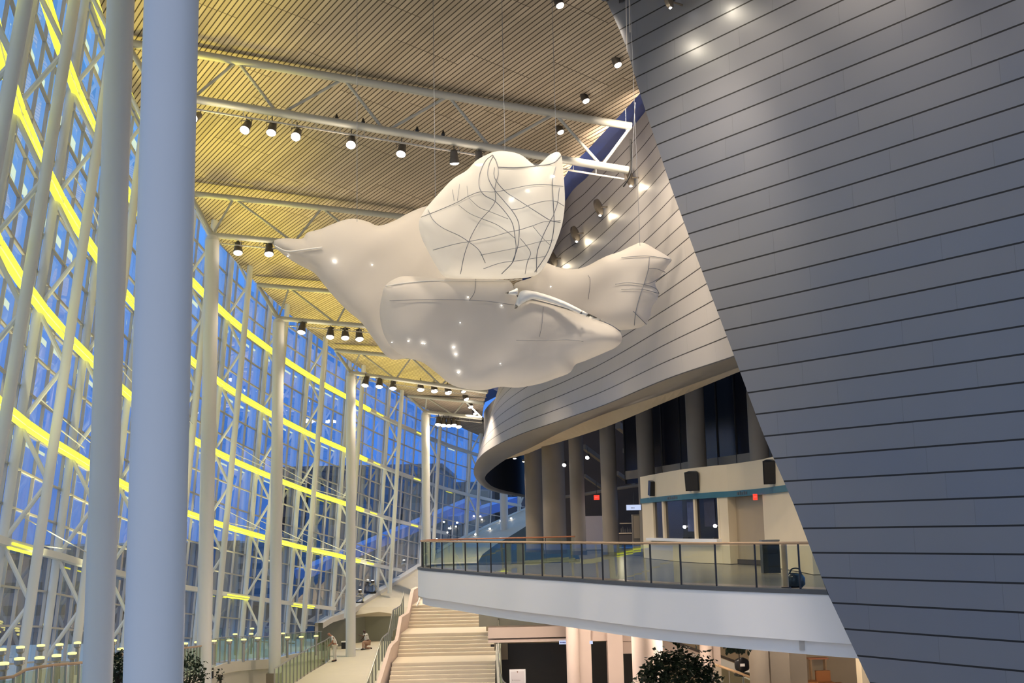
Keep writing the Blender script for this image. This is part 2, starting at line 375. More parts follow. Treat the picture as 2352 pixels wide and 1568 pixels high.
# ================================================================== TRUSSES
names = ['nearest roof truss, above the row of large spotlights and the hanging sculpture',
 'roof truss running into the left tip of the hanging sculpture', 'roof truss on the block-mounted column, passing behind the sculpture',
 'roof truss on the walkway column with a line of small spotlights', 'farthest roof truss, its end touching the metal drum']
TRI = {}
for k, t in enumerate(TR):
    a0, a1, b0, b1 = P(*t[1], t[5]), P(*t[2], t[6]), P(*t[3], t[5]), P(*t[4], t[6])
    if t[0] in (-1, 0, 1, 2, 3):
        c = CP[t[0]+3]; b0 = V((c.x, c.y, b0.z))
    o = thing('roof_truss', 'white tubular '+names[k], 'truss', b0, 'roof trusses')
    R = .135 if k == 0 else .13
    mb = MB(); mb.tube([a0, a1], R, 16); mb.build('top_chord', M['truss_steel'], o, 2)
    mb = MB(); mb.tube([b0, b1], R, 16); mb.build('bottom_chord', M['truss_steel'], o, 2)
    L = (b1-b0).length; nb = max(2, round(L/3.3)); prev = a0
    mb = MB(); mb.tube([b0, a0], .10, 10); mb.build('end_brace', M['truss_steel'], o, 2)
    if k == 0: nodes_t = [.137, .425, .66, .855]; nodes_b = [.01, .262, .53, .79, .955]
    else: nodes_t = [(j+.5)/nb for j in range(nb)]; nodes_b = [j/nb for j in range(nb+1)]
    if k == 0:
        def chord(px, y0, y1, a, b, x0, x1): return a+(b-a)*((px-x0)/(x1-x0))
        tx = [545, 790, 1030, 1275]; bx = [436, 640, 885, 1128, 1382]
        TN = [P(x, lerp(98, 290, (x-290)/1160), lerp(36, 38.5, (x-290)/1160)) for x in tx]
        BN = [P(x, lerp(214, 391, (x-330)/1113), lerp(36, 38.5, (x-330)/1113)) for x in bx]
        TN.append(a1)
    else:
        TN = [a0+(a1-a0)*f for f in nodes_t]; BN = [b0+(b1-b0)*f for f in nodes_b]
    for j, tn in enumerate(TN):
        for bn in (BN[j], BN[j+1] if j+1 < len(BN) else None):
            if bn is None: continue
            mb = MB(); mb.tube([bn, tn], .055, 8); mb.build('brace', M['truss_steel'], o, 2)
    # lighting rail under the bottom chord
    dn = V((0, 0, -.34)); mb = MB(); mb.bar(b0+dn+(b1-b0)*.03, b1+dn-(b1-b0)*.01, .05, .05)
    for j in range(int(L/.8)):
        q = b0+(b1-b0)*((j+.5)*.8/L); mb.bar(q+V((0, 0, -.16)), q+dn, .02, .02)
    mb.build('light_rail', M['mullion'], o)
    TRI[k] = (a0, a1, b0, b1)
# ================================================================== GLASS WALL
def lean(u): return interp(u, [-1.6, -.5, .6, 1.5, 4], [.108, .090, .080, .078, .072])
def fpt(u, z, inn=0.0):
    p = arc(u); n_ = arc_n(u); q = p+n_*2.33; zt = zceil(q)
    q = p+n_*(2.33+lean(u)*(zt-z)-inn); return V((q.x, q.y, z))
def ztop(u): p = arc(u)+arc_n(u)*2.33; return zceil(p)+.9
ramp_u = [1.55+.15*i for i in range(22)]
edge_px = [(600, 1545), (700, 1445), (745, 1418), (780, 1408), (870, 1350), (960, 1295), (1000, 1262), (1100, 1214), (1210, 1165), (1300, 1122)]
def ramp_z(u):
    z = 2.0
    for _ in range(12):
        x, y = proj(fpt(u, z)); yt = interp(x, [e[0] for e in edge_px], [e[1] for e in edge_px])
        z += (y-yt)*fpt(u, z).y/F
    return z
ramp_cache = {}
def zterr(u): return CZ-4.4-.083*(arc(u).y-30)
def zbase(u):
    k = round(u, 3)
    if k not in ramp_cache: ramp_cache[k] = max(zterr(u)-.1, ramp_z(u) if u > 1.3 else 0)
    return ramp_cache[k]
def Lv(u, k): return CZ+interp(u, [-1.13, -.63, 1.37, 1.87, 2.37, 2.87, 3.87], [-.17, -.72, -3.58, -4.35, -5.11, -6.08, -7.8])+3.45*k
U0, U1 = -2.88, 4.87
us = [U0+.125*i for i in range(int((U1-U0)/.125)+1)]
rows = []
NV = 12
for u in us:
    zb, zt = zbase(u), ztop(u); rows.append([fpt(u, lerp(zb, zt, j/NV)) for j in range(NV+1)])
mb = MB(); mb.grid(rows)
glass = struct('window_1', mb, M['glass'])
# mullion grid (outside members carrying the panes)
mb = MB()
for i, u in enumerate(us):
    if i % 1 == 0:
        mb.bar(fpt(u, zbase(u), .06), fpt(u, ztop(u), .06), .07, .10, arc_n(u))
for k3 in range(-9, 24):
    for i in range(len(us)-1):
        a, b = us[i], us[i+1]; za, zb_ = Lv(a, k3/3), Lv(b, k3/3)
        if za < zbase(a)+.1 or za > ztop(a)-.1 or zb_ > ztop(b): continue
        mb.bar(fpt(a, za, .06), fpt(b, zb_, .06), .10, .06)
mb.build('glazing_bars', M['mullion'], glass)
# head member along the roof
mb = MB()
for i in range(len(us)-1): mb.bar(fpt(us[i], ztop(us[i])-.1, .1), fpt(us[i+1], ztop(us[i+1])-.1, .1), .3, .25)
mb.build('head_rail', M['mullion'], glass)
# vertical trusses
UT = [-2.63+.5*i for i in range(15)]
ordw = ['first', 'second', 'third', 'fourth', 'fifth', 'sixth', 'seventh', 'eighth', 'ninth', 'tenth', 'eleventh', 'twelfth', 'thirteenth', 'fourteenth', 'fifteenth']
ti = 0
for u in UT:
    zb, zt = zbase(u)-.1, ztop(u)-.1
    o = thing('facade_truss', 'white leaning tubular truss against the glass wall, %s from the left edge' % ordw[ti], 'truss', fpt(u, zb, .3), 'trusses of the glass wall'); ti += 1
    mb = MB(); mb.tube([fpt(u, zb, .28), fpt(u, zt, .28)], .14, 14); mb.build('outer_chord', M['facade_steel'], o, 2)
    mb = MB(); mb.tube([fpt(u, zb, 1.3), fpt(u, zt, 1.3)], .15, 14); mb.build('inner_chord', M['facade_steel'], o, 2)
    for k in range(-2, 8):
        z0, z1, zm = Lv(u, k), Lv(u, k+1), Lv(u, k+.5)
        if z0 > zb and zm < zt:
            mb = MB(); mb.tube([fpt(u, z0, .28), fpt(u, zm, 1.3)], .07, 8); mb.build('brace', M['facade_steel'], o, 2)
        if z1 < zt and zm > zb and z1 > zb+.3:
            mb = MB(); mb.tube([fpt(u, z1, .28), fpt(u, zm, 1.3)], .07, 8); mb.build('brace', M['facade_steel'], o, 2)
# beams with glowing strips in place of the yellow light falling on them
ub = [U0+.25*i for i in range(int((U1-U0)/.25)+1)]
bi = 0
for k in range(7, -1, -1):
    segs = [u for u in ub if zbase(u)+.2 < Lv(u, k) < ztop(u)-.4]
    if len(segs) < 2: continue
    o = thing('facade_beam', 'white horizontal beam of the glass wall lit yellow, %s from the roof' % ordw[bi], 'beam', fpt(segs[0], Lv(segs[0], k), .5), 'lit beams of the glass wall'); bi += 1
    mb = MB(); ml = MB(); ms = MB()
    for i in range(len(segs)-1):
        a, b = segs[i], segs[i+1]
        pa, pb = fpt(a, Lv(a, k), .42), fpt(b, Lv(b, k), .42)
        mb.bar(pa, pb, .22, .22)
        if a < 2.6 and (k > 0 or i % 3 == 1):
            ia, ib = fpt(a, Lv(a, k)-.02, .555), fpt(b, Lv(b, k)-.02, .555)
            q = ib-ia; ml.bar(ia+q*.02, ib-q*.02, .05, .16 if k else .06)
            ua, ub_ = fpt(a, Lv(a, k)-.13, .42), fpt(b, Lv(b, k)-.13, .42); ml.bar(ua, ub_, .17, .04)
        else:
            ia = fpt(lerp(a, b, .3), Lv(a, k)-.16, .45); ib = fpt(lerp(a, b, .62), Lv(lerp(a, b, .3), k)-.16, .45)
            if i % 2 == 0 and a >= 2.6: ml.bar(ia, ib, .22, .08)
    mb.build('box_section', M['facade_steel'], o)
    tag(ml.build('beam_glow', M['led'], o), 'strip drawn in for the yellow light on the beam')
# cables
tcount = {}
def rodlab(u):
    i = int(round((u+2.63)/.5)); tcount[i] = tcount.get(i, 0)+1
    return 'thin white tie rod, %s from below between the %s and %s facade trusses' % (ordw[tcount[i]-1], ordw[i], ordw[i+1])
for u, k in ((-1.13, 0), (-1.13, 1), (-1.13, 3), (-.63, 2), (-.13, 1), (-.13, 2), (.87, 1), (.87, 2), (1.37, 1), (1.37, 2), (1.87, 1), (1.87, 2), (2.37, 1)):
    mb = MB()
    a, b = fpt(u, Lv(u, k)-.1, 1.3), fpt(u+.5, Lv(u+.5, k)+.25, .7)
    mb.tube([a, b], .022, 6); o = mb.build('tie_rod', M['white_steel'])
    tag(o, rodlab(u), 'tie rod', 'tie rods of the glass wall')
    mb = MB(); a2 = fpt(u, Lv(u, k)+.75, .7); mb.tube([a2, fpt(u+.5, Lv(u+.5, k)+.1, 1.3)], .018, 6); o = mb.build('tie_rod', M['white_steel'])
    tag(o, rodlab(u), 'tie rod', 'tie rods of the glass wall')
# ================================================================== FRONT METAL WALL
A = P(2352, 1200, 22.0); B = P(1450, 1200, 31.0); wd = V((B.x-A.x, B.y-A.y, 0)).normalized(); WN = V((wd.y, -wd.x, 0))
if WN.dot(CAM-A) < 0: WN = -WN
def onwall(px, py): return PP(px, py, A, WN)
zt_, zb_ = onwall(2352, 128).z, onwall(2352, 1556).z
hh = (zt_-zb_)/22; zref = onwall(1848, 1215).z
def wu(p): return (p-A).dot(wd)
edge = [(1418, 58), (1426, 76), (1440, 112), (1473, 225), (1545, 440), (1600, 590), (1680, 800), (1750, 990), (1820, 1150), (1900, 1360), (1985, 1540), (2005, 1582), (2090, 1760)]
ew = [onwall(*e) for e in edge]
def eu(z): return interp(-z, [-p.z for p in ew], [wu(p) for p in ew])
def wpt(u, z): return A+wd*u+V((0, 0, z-A.z))
ztopw = 24
mb = MB(); k0 = math.floor((0-zref)/hh)
zs = [zref+hh*k for k in range(int(k0), 40)]
umin = -16
def wceil(u):
    q = A+wd*u; return zceil(q)-.02
for j in range(len(zs)-1):
    z0, z1 = zs[j], zs[j+1]
    if z0 > 24: break
    us_ = [umin+(1.0)*i for i in range(60)]
    for i in range(len(us_)-1):
        a, b = us_[i], us_[i+1]
        c0, c1 = min(b, eu(z0)), min(b, eu(z1))
        if a >= max(c0, c1): break
        last = (b >= min(eu(z0), eu(z1)))
        if last: c0, c1 = eu(z0), eu(z1)
        t0 = min(z1, wceil(a)); t1 = min(z1, wceil(b))
        if t0 <= z0 and t1 <= z0: continue
        a_, = (a,)
        p = [wpt(a, z0), wpt(c0, z0), wpt(c1, max(z0, t1)), wpt(min(a, c1), max(z0, t0))]
        v0, v1 = j, j+1
        mb.quad(*p, uv=((a, v0), (c0, v0), (c1, v0+(p[2].z-z0)/hh), (min(a, c1), v0+(p[3].z-z0)/hh)))
        if last: break
wall = struct('wall_right', mb, M['titanium'])
# return of the wall edge, and a back face so that it is a real thickness
mb = MB(); zz = [0+.5*i for i in range(49)]
zz = [z for z in zz if z < wceil(eu(z))]
back = -WN*.7
rows = [[wpt(eu(z), z), wpt(eu(z), z)+back+wd*(-.0)] for z in zz]
mb.grid(rows); mb.build('wall_edge', M['dark'], wall)  # edge face kept dark to stand in for its shade
mb = MB(); mb.grid([[wpt(eu(z), z)+back, wpt(umin, z)+back] for z in zz]); mb.build('wall_back', M['dark'], wall)
# dark strip laid in for the shade of the gap under the roof
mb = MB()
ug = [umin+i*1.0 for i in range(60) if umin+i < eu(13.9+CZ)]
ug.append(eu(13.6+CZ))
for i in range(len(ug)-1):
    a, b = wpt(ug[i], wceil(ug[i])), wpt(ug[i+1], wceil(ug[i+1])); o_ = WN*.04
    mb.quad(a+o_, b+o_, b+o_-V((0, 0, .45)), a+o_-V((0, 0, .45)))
mb.build('gap_shade_strip', M['dark'], wall)
# ================================================================== REAR DRUM
R1p = [(1800, 774, 31), (1690, 818, 36), (1529, 872, 43.5), (1387, 931, 52.5), (1290, 965, 59.5), (1180, 1004, 66), (1110, 1042, 72), (1088, 1078, 77), (1098, 1105, 82), (1130, 1127, 86), (1215, 1143, 92)]
Tp = [(1660, -60, 37), (1585, 90, 40), (1490, 245, 44.5), (1410, 340, 48), (1350, 405, 51), (1298, 463, 54), (1225, 620, 62), (1150, 885, 72), (1156, 880, 80), (1175, 870, 86), (1215, 860, 92)]
R1 = smooth([P(*q) for q in R1p], 8); T1 = smooth([P(*q) for q in Tp], 8)
NR = 17; NVV = 34
def blend(a, b, t):   # slightly bellied skin
    return a.lerp(b, t)
uu = [0]
for i in range(1, len(R1)): uu.append(uu[-1]+((R1[i]-R1[i-1]).length+(T1[i]-T1[i-1]).length)/2)
mb = MB()
rows = [[blend(R1[i], T1[i], j/NVV) for j in range(NVV+1)] for i in range(len(R1))]
uvs = [[(uu[i], NR*j/NVV) for j in range(NVV+1)] for i in range(len(R1))]
mb.grid(rows, uvs)
drum = tag(mb.build('wall_drum', M['titanium_drum'], sm=True), kind='structure')
# rolled rim underside, soffit, dark inner skin
R2p = [(1800, 802, 32.5), (1700, 842, 37.5), (1529, 904, 45.5), (1387, 951, 55), (1290, 992, 62), (1215, 1030, 69.5), (1163, 1054, 75), (1117, 1090, 80), (1120, 1108, 83), (1147, 1123, 86), (1215, 1138, 91)]
R2 = smooth([P(*q) for q in R2p], 8)
mb = MB(); mb.grid([[R1[i], R1[i].lerp(R2[i], .35)+V((0, 0, -.10)), R1[i].lerp(R2[i], .7)+V((0, 0, -.08)), R2[i]] for i in range(len(R1))])
mb.build('rim', M['rim_metal'], drum, True)
S3p = [(1800, 815, 36), (1704, 851, 41), (1529, 923, 48), (1400, 977, 58), (1321, 1004, 65), (1250, 1026, 71), (1206, 1044, 76)]
S3 = smooth([P(*q) for q in S3p], 8)
S2 = R2[:len(S3)]
mb = MB(); mb.grid([[S2[i], S3[i]] for i in range(len(S3))]); mb.build('soffit', M['soffit'], drum)
tip = R2[48:]
mb = MB(); mb.grid([[p, p+V((0, 0, 4.5))] for p in tip]); mb.build('inner_skin', M['dark'], drum)
# blue dusk light between drum and roof, put into a deep blue strip
Eb = [P(x, y-3, PP(x, y, C0, CN).y+.1) for x, y in [(1640, -120), (1560, 65), (1464, 221), (1380, 312), (1325, 374), (1296, 407), (1225, 560), (1130, 872), (1120, 890), (1115, 920), (1112, 940)]]
Ebs = smooth(Eb, 8); nT = min(len(Ebs), len(T1))
mb = MB(); Tq = T1[:nT]; Eq = [Ebs[min(len(Ebs)-1, i)] for i in range(nT)]
mb.grid([[Tq[i], Tq[i].lerp(Eq[i], .5), Eq[i]+V((0, 0, .4))] for i in range(nT)]); struct('trim_2', mb, M['navy'])
# ================================================================== BALCONY
ZB = CZ-1.68
front_px = [(965, 1305.5), (985, 1308), (1020, 1310.5), (1075, 1315), (1150, 1321), (1230, 1326), (1310, 1331), (1400, 1337.5), (1500, 1344), (1600, 1349), (1700, 1353), (1800, 1356.5), (1900, 1360), (2000, 1363)]
FR = smooth([PZ(x, y, ZB) for x, y in front_px], 5)
back_px = [(962, 1304.5), (985, 1299), (1060, 1296), (1180, 1293.5), (1320, 1289)]
BK = smooth([PZ(x, y, ZB) for x, y in back_px], 4)
e0 = FR[-1]
floor_poly = FR + [V((e0.x+14, e0.y-2, ZB)), V((30, 40, ZB)), V((30, 86, ZB)), V((4.5, 86, ZB)), V((BK[-1].x+.3, BK[-1].y, ZB))] + BK[::-1]
mb = MB(); mb.prism([(p.x, p.y) for p in floor_poly], ZB-.3, ZB-.02); struct('floor_upper', mb, M['grey_floor'])
bal = thing('balcony_front', 'wide pale balcony band curving below the glass railing', 'balcony', FR[20])
outl = BK[::-1]+FR[1:]
def offs(line, d):
    out = []
    for i, p in enumerate(line):
        t = (line[min(i+1, len(line)-1)]-line[max(i-1, 0)]); t = V((t.x, t.y, 0)).normalized(); out.append(p+V((t.y, -t.x, 0))*d)
    return out
s_ = 1
ins = offs(outl, -.35)
if (ins[len(ins)//2]-CAM).length < (outl[len(outl)//2]-CAM).length: s_ = -1
inn = lambda d: offs(outl, -d*s_)
o00, o30, o70 = inn(-.04), inn(.14), inn(.6)
zz_ = lambda L, h: [V((p.x, p.y, ZB-h)) for p in L]
mb = MB(); mb.grid([[a, b, c] for a, b, c in zip(zz_(o00, .03), zz_(o00, 1.13), zz_(o30, 1.14))]); mb.build('fascia', M['white_paint'], bal)
mb = MB(); mb.grid([[a, b, c] for a, b, c in zip(zz_(o30, 1.14), zz_(o30, 1.46), zz_(o70, 1.47))]); mb.build('lower_band', M['white_paint'], bal)
mb = MB(); mb.grid([[a, b, c, d] for a, b, c, d in zip(zz_(inn(-.06), .05), zz_(inn(-.06), -.05), zz_(inn(.25), -.05), zz_(inn(.25), .0))]); tag(mb.build('edge_trim', M['edge_dark'], bal), 'dark metal edge trim')
mb = MB(); mb.prism([(p.x, p.y) for p in floor_poly[len(FR):len(FR)+5]]+[(p.x, p.y) for p in inn(.6)], ZB-1.47, ZB-1.44); struct('ceiling_lower', mb, M['plaster'])
# railings
def railing(name, label, line, h, step, glassm, railm, postm, zoff=.05, rail_r=.035, start=0.0, group=None, postw=.022, bottom=.08, infill=True):
    pts = []; acc = start
    L = [0]
    for i in range(1, len(line)): L.append(L[-1]+(line[i]-line[i-1]).length)
    def at(s):
        for i in range(len(L)-1):
            if s <= L[i+1]+1e-6: return line[i].lerp(line[i+1], (s-L[i])/max(1e-6, L[i+1]-L[i]))
        return line[-1].copy()
    ss = []; s = start
    while s < L[-1]: ss.append(s); s += step
    o = thing(name, label, 'railing', at(0), group)
    H = V((0, 0, h)); B0 = V((0, 0, bottom))
    for s in ss:
        p = at(s); t = at(min(L[-1], s+.1))-at(max(0, s-.1)); t = V((t.x, t.y, 0)).normalized(); ang = math.atan2(t.y, t.x)
        mb = MB(); mb.box(p+V((0, 0, h/2+.0)), postw, postw*2.2, h, ang); mb.build('post', postm, o)
    for i in range(len(ss)):
        a = ss[i]; b = ss[i+1] if i+1 < len(ss) else L[-1]
        if b-a < .2: continue
        q0, q1 = at(a), at(b); q = (q1-q0)
        nn = V((q.y, -q.x, 0)).normalized()*.006
        n_ = 3; pts_ = [at(lerp(a+.03, b-.03, k/n_)) for k in range(n_+1)]
        mb = MB(); mb.grid([[p+B0, p+V((0, 0, h-.06))] for p in pts_]); mb.build('glass_panel', glassm, o)
    mb = MB(); mb.tube([at(L[-1]*k/60)+H for k in range(61)], rail_r, 10); mb.build('handrail', railm, o, True)
    return o
rl = offs(FR, -.08*s_); rl = [V((p.x, p.y, ZB+.03)) for p in rl]
railing('glass_railing', 'long glass railing with tan handrail along the pale balcony edge', rl[::-1], 1.1, 1.3, M['rail_glass'], M['rail_wood'], M['post_dark'], start=.6)
bl = offs(BK, .1*s_); bl = [V((p.x, p.y, ZB+.03)) for p in bl]
railing('glass_railing', 'glass railing with reddish wood handrail on the far side of the balcony tip', bl, 1.1, 1.6, M['rail_glass'], M['orange_wood'], M['post_dark'], start=.3)
# ================================================================== FLOORS, TERRACE, RAMP
mb = MB(); mb.box((0, 45, -.15), 120, 100, .3); struct('floor', mb, M['stone'])
wl = [PZ(630, 1602, 1.0), PZ(677, 1568, 1.0), PZ(712, 1544, 1.0), PZ(746, 1524, 1.0), PZ(759, 1513, 1.0), PZ(752, 1482, 1.0)]
wr = [PZ(862, 1568, 1.0), PZ(868, 1472, 1.0)]
RT = [fpt(u, ramp_z(u)) for u in ramp_u]
walk = [wl[0]]+wl[1:]+[PZ(700, 1471.5, 1.0), PZ(905, 1471.5, 1.0), PZ(900, 1568, 1.0), PZ(900, 1640, 1.0), PZ(590, 1640, 1.0)]
mb = MB(); mb.prism([(p.x, p.y) for p in walk], .6, 1.0); struct('floor_walkway', mb, M['stone'])
# raised end wall and the landing and ramp above it
wy0 = PZ(800, 1471.5, 1.0).y
zl_ = P(800, 1418, wy0).z
landp = [P(690, 1418, wy0), P(905, 1418, wy0)]
WLt = fpt(2.22, ramp_z(2.22)); WRt = V((-4.6, wy0, zl_)); WLm = WLt.lerp(WRt, .3); WLm.y = wy0-.6
wt = [WLt, WLm, WRt]; mb = MB(); mb.grid([[V((p.x, p.y, .5)), p] for p in wt]); struct('wall_end', mb, M['end_olive'])
mb = MB()
ro = [2.75+.15*i for i in range(14)]
def rin(u, w_):
    p = fpt(u, max(zl_, ramp_z(u))); n_ = arc_n(u); w0 = max(4.6, (-6.2-p.x)/max(.5, -n_.x)) if u < 3.1 else 4.6
    return p-n_*(w0*w_)
rr_ = []
for u, f in ((2.22, 0), (2.33, .12), (2.45, .3), (2.6, .65), (2.75, 1)):
    o_ = fpt(u, ramp_z(u)); i_ = WLt.lerp(WLm, f/.3) if f < .3 else WLm.lerp(WRt, (f-.3)/.7); rr_.append([o_, o_.lerp(i_, .5), i_])
for u in ro[1:]:
    o_ = fpt(u, ramp_z(u)); i_ = rin(u, 1); i_.z = lerp(zl_, i_.z, min(1, (u-2.75)/.75)); rr_.append([o_, o_.lerp(i_, .5), i_])
mb.grid(rr_); struct('floor_ramp', mb, M['stone'])
mb = MB()
for u in ro: pass
mb.grid([[fpt(u, max(zl_, ramp_z(u))-.02, .05)-V((0, 0, 1.2)), fpt(u, max(zl_, ramp_z(u))+.06, .05), fpt(u, max(zl_, ramp_z(u))+.06, .6), fpt(u, max(zl_, ramp_z(u))-.3, .62)] for u in [2.22, 2.33, 2.45, 2.6]+ro]); struct('trim_3', mb, M['plaster'])
mb = MB(); mb.grid([[r_[2], r_[2]-V((0, 0, 5))] for r_ in rr_[4:]]); struct('wall_ramp', mb, M['ramp_olive'])
# sloping terrace on the left behind the columns
tp = [P(x, y, d) for x, y, d in [(486, 1540, 53.5), (530, 1526, 57), (620, 1519, 63), (680, 1506, 68), (748, 1499, 73)]]
tw = smooth(tp, 5)
nl = [P(x, y, d) for x, y, d in [(-60, 1560, 26), (25, 1556, 27), (62, 1536, 28), (120, 1527, 29), (195, 1521, 30.5), (275, 1504, 33), (345, 1497, 38), (420, 1488, 44), (480, 1481, 49.5)]]
nl = [p-V((0, 0, 1.15)) for p in nl]
inner = nl+tw[1:]
def at_y(line, y):
    for a, b in zip(line[:-1], line[1:]):
        if a.y <= y <= b.y: return a.lerp(b, (y-a.y)/max(1e-6, b.y-a.y))
    return line[-1].copy() if y > line[-1].y else line[0].copy()
mb = MB(); rows = []
for i in range(24):
    u = -1.85+.16*i; q = fpt(u, zterr(u), -.2); p = at_y(inner, arc(u).y)
    rows.append([q, q.lerp(p, .5), p])
mb.grid(rows); struct('floor_terrace', mb, M['stone'])
ter = thing('planter_wall', 'pale curved retaining wall topped by a green glass railing', 'wall', tw[8])
mb = MB(); mb.grid([[p+V((0, 0, .12)), p-V((0, 0, 3.0))] for p in tw]); mb.build('wall_face', M['plaster'], ter)
mb = MB(); q = offs(tw, .09)
mb.grid([[a+V((0, 0, -.35)), b+V((0, 0, -.33)), b+V((0, 0, .14)), a+V((0, 0, .14))] for a, b in zip(tw, q)]); mb.build('coping', M['plaster'], ter)
tr_ = [p+V((0, 0, .14)) for p in offs(tw, -.25)]
railing('glass_railing', 'green tinted glass railing on the pale curved retaining wall', tr_, 1.15, .85, M['rail_glass_green'], M['steel'], M['steel'], rail_r=.02, postw=.025)
railing('glass_railing', 'green glass railing on the left edge of the walkway beside the bent worker', [p.lerp(q_, t) for p, q_ in zip(wl[:-2], wl[1:-1]) for t in (0, .5)]+[wl[-2]], 1.3, .95, M['rail_glass_green'], M['steel'], M['steel'], rail_r=.025, postw=.03)
railing('glass_railing', 'greenish glass railing with brown handrail at the bottom left corner', nl, 1.15, .62, M['rail_glass_green'], M['rail_wood'], M['steel'], rail_r=.035, postw=.03)
mb = MB(); mb.grid([[p+V((0, 0, .05)), p-V((0, 0, 4.2))] for p in nl]); struct('trim_4', mb, M['plaster'])
# ================================================================== STAIRCASE
sx0, sx1 = -5.7, -1.05
st = thing('staircase', 'broad pale stone staircase climbing in flights under the balcony', 'staircase', (-3.4, 50.5, 0))
y_, z_ = 50.4, CZ-7.6+.0
steps = MB()
flights = [(11, .30, 2.5), (6, .30, 3.2), (7, .30, 4.0)]
rise = [(.148), (.152), (.147)]
prof = [(y_, z_)]
for (n_, tr, land), rs in zip(flights, rise):
    for i in range(n_):
        z_ += rs; prof.append((y_, z_)); y_ += tr; prof.append((y_, z_))
    y_ += land-tr; prof[-1] = (y_, z_)
fl = MB()
for i in range(len(prof)-1):
    (ya, za), (yb, zb2) = prof[i], prof[i+1]
    if zb2 > za:  # riser set back a little under the nosing
        fl.quad(V((sx0, ya+.03, za)), V((sx1, ya+.03, za)), V((sx1, ya+.03, zb2-.04)), V((sx0, ya+.03, zb2-.04)))
        fl.quad(V((sx0, ya, zb2-.04)), V((sx1, ya, zb2-.04)), V((sx1, ya, zb2)), V((sx0, ya, zb2)))
        fl.quad(V((sx0, ya, zb2-.04)), V((sx1, ya, zb2-.04)), V((sx1, ya+.03, zb2-.04)), V((sx0, ya+.03, zb2-.04)))
    else:
        fl.quad(V((sx0, ya, za)), V((sx1, ya, za)), V((sx1, yb, zb2)), V((sx0, yb, zb2)))
fl.build('steps', M['stair_stone'], st, fix=False)
def sprof(y):
    z = prof[0][1]
    for a, b in prof:
        if a <= y: z = b
    return z
ys = [48.5+.5*i for i in range(36)]
def sbal(y): return interp(y, [48, 50.4, 53.7, 56.2, 58, 61.2, 63.3, 68], [1.0, 1.0, 2.63, 2.63, 3.54, 3.54, 4.57, 4.57])
wallm = MB(); cur = lambda y: interp(y, [48.5, 51, 54, 58, 62, 68], [-.55, -.25, 0, .02, .12, .2])
wallm.grid([[V((sx0+cur(y)-.05, y, sbal(y)-.6)), V((sx0+cur(y), y, sbal(y)+.75)), V((sx0+cur(y)-.16, y, sbal(y)+.78)), V((sx0+cur(y)-.2, y, .4))] for y in ys])
wallm.build('stringer', M['pink_plaster'], st)
wallm = MB(); cr_ = lambda y: interp(y, [46.5, 48.5, 51, 54, 68], [1.1, .55, .12, 0, 0])
ys2 = [46.5+.5*i for i in range(40)]
wallm.grid([[V((sx1+cr_(y), y, .4)), V((sx1+cr_(y), y, sbal(y)+.4)), V((sx1+cr_(y)+.22, y, sbal(y)+.42)), V((sx1+cr_(y)+.22, y, .4))] for y in ys2])
wallm.build('stringer', M['plaster'], st)
lg = [V((sx0+cur(y)-.45, y, sbal(y)+.1)) for y in ys if y < 63]
railing('glass_railing', 'curved pale glass railing on the left side of the staircase', lg, 1.0, .8, M['rail_glass'], M['steel'], M['steel'], rail_r=.03, postw=.03)
lg = [V((sx1+cr_(y)+.12, y, sbal(y)+.35)) for y in ys2]
railing('glass_railing', 'short glass railing on the right side of the staircase', lg[:22], .8, .8, M['rail_glass_green'], M['steel'], M['steel'], rail_r=.03, postw=.03)
mb = MB(); mb.tube([P(957, 1391, 62), P(964, 1373, 64.5)], .035, 8)
mb.build('handrail', M['white_paint'], st)
# ================================================================== LOUNGE UNDER THE DRUM
XL = P(1214, 1200, 84).x
mb = MB(); mb.quad(V((XL, 84, ZB)), V((34, 84, ZB)), V((34, 84, 26)), V((XL, 84, 26))); mb.quad(V((XL, 84, ZB)), V((XL, 90, ZB)), V((XL, 90, 26)), V((XL, 84, 26)))
struct('wall_back', mb, M['brown_dark'])
lc = [(1228, 75.5, .58, 'leftmost of the brown columns under the drum'), (1274, 70.5, .69, 'thickest brown column under the drum, second from the left'), (1328, 66.5, .42, 'slim brown column under the drum with the red exit sign on its right'),
      (1402, 62.5, .43, 'brown column between the red exit sign and the white screen'), (1489, 61, .45, 'brown column rising behind the left end of the cream booth'), (1608, 53, .43, 'brown column rising behind the middle of the cream booth'), (1753, 48, .40, 'brown column half hidden by the metal wall above the booth')]
for px, d, r, lab in lc:
    p = P(px, 1200, d); t = thing('lounge_column', 'round '+lab, 'column', (p.x, p.y, ZB), 'brown lounge columns')
    mb = MB(); mb.tube([(p.x, p.y, ZB+.2), (p.x, p.y, CZ+13)], r, 36); mb.build('shaft', M['concrete'], t, 2)
    mb = MB(); mb.tube([(p.x, p.y, ZB-.02), (p.x, p.y, ZB+.2)], r+.03, 36); mb.build('base_ring', M['brown_dark'], t, 2)
def zs5(x, y): return 1180+x/5.227, 960+y/5.227
rk = [((1250, 85), (1540, 300), 68, .30), ((850, 690), (1075, 845), 73, .16), ((840, 345), (1055, 505), 74, .24), ((1240, 660), (1440, 800), 74, .2), ((1330, 390), (1540, 520), 72, .22)]
for (a, b, d, w_), where in zip(rk, ('above the white screen, highest', 'between third and fourth brown columns, lower', 'between third and fourth brown columns, upper', 'right of the fourth brown column, lower', 'right of the fourth brown column, middle')):
    mb = MB(); mb.bar(P(*zs5(*a), d), P(*zs5(*b), d+4), w_, w_*1.3)
    tag(mb.build('sloping_beam', M['concrete']), 'dark sloping beam under the seating tiers, '+where, 'beam', 'sloping beams in the lounge')
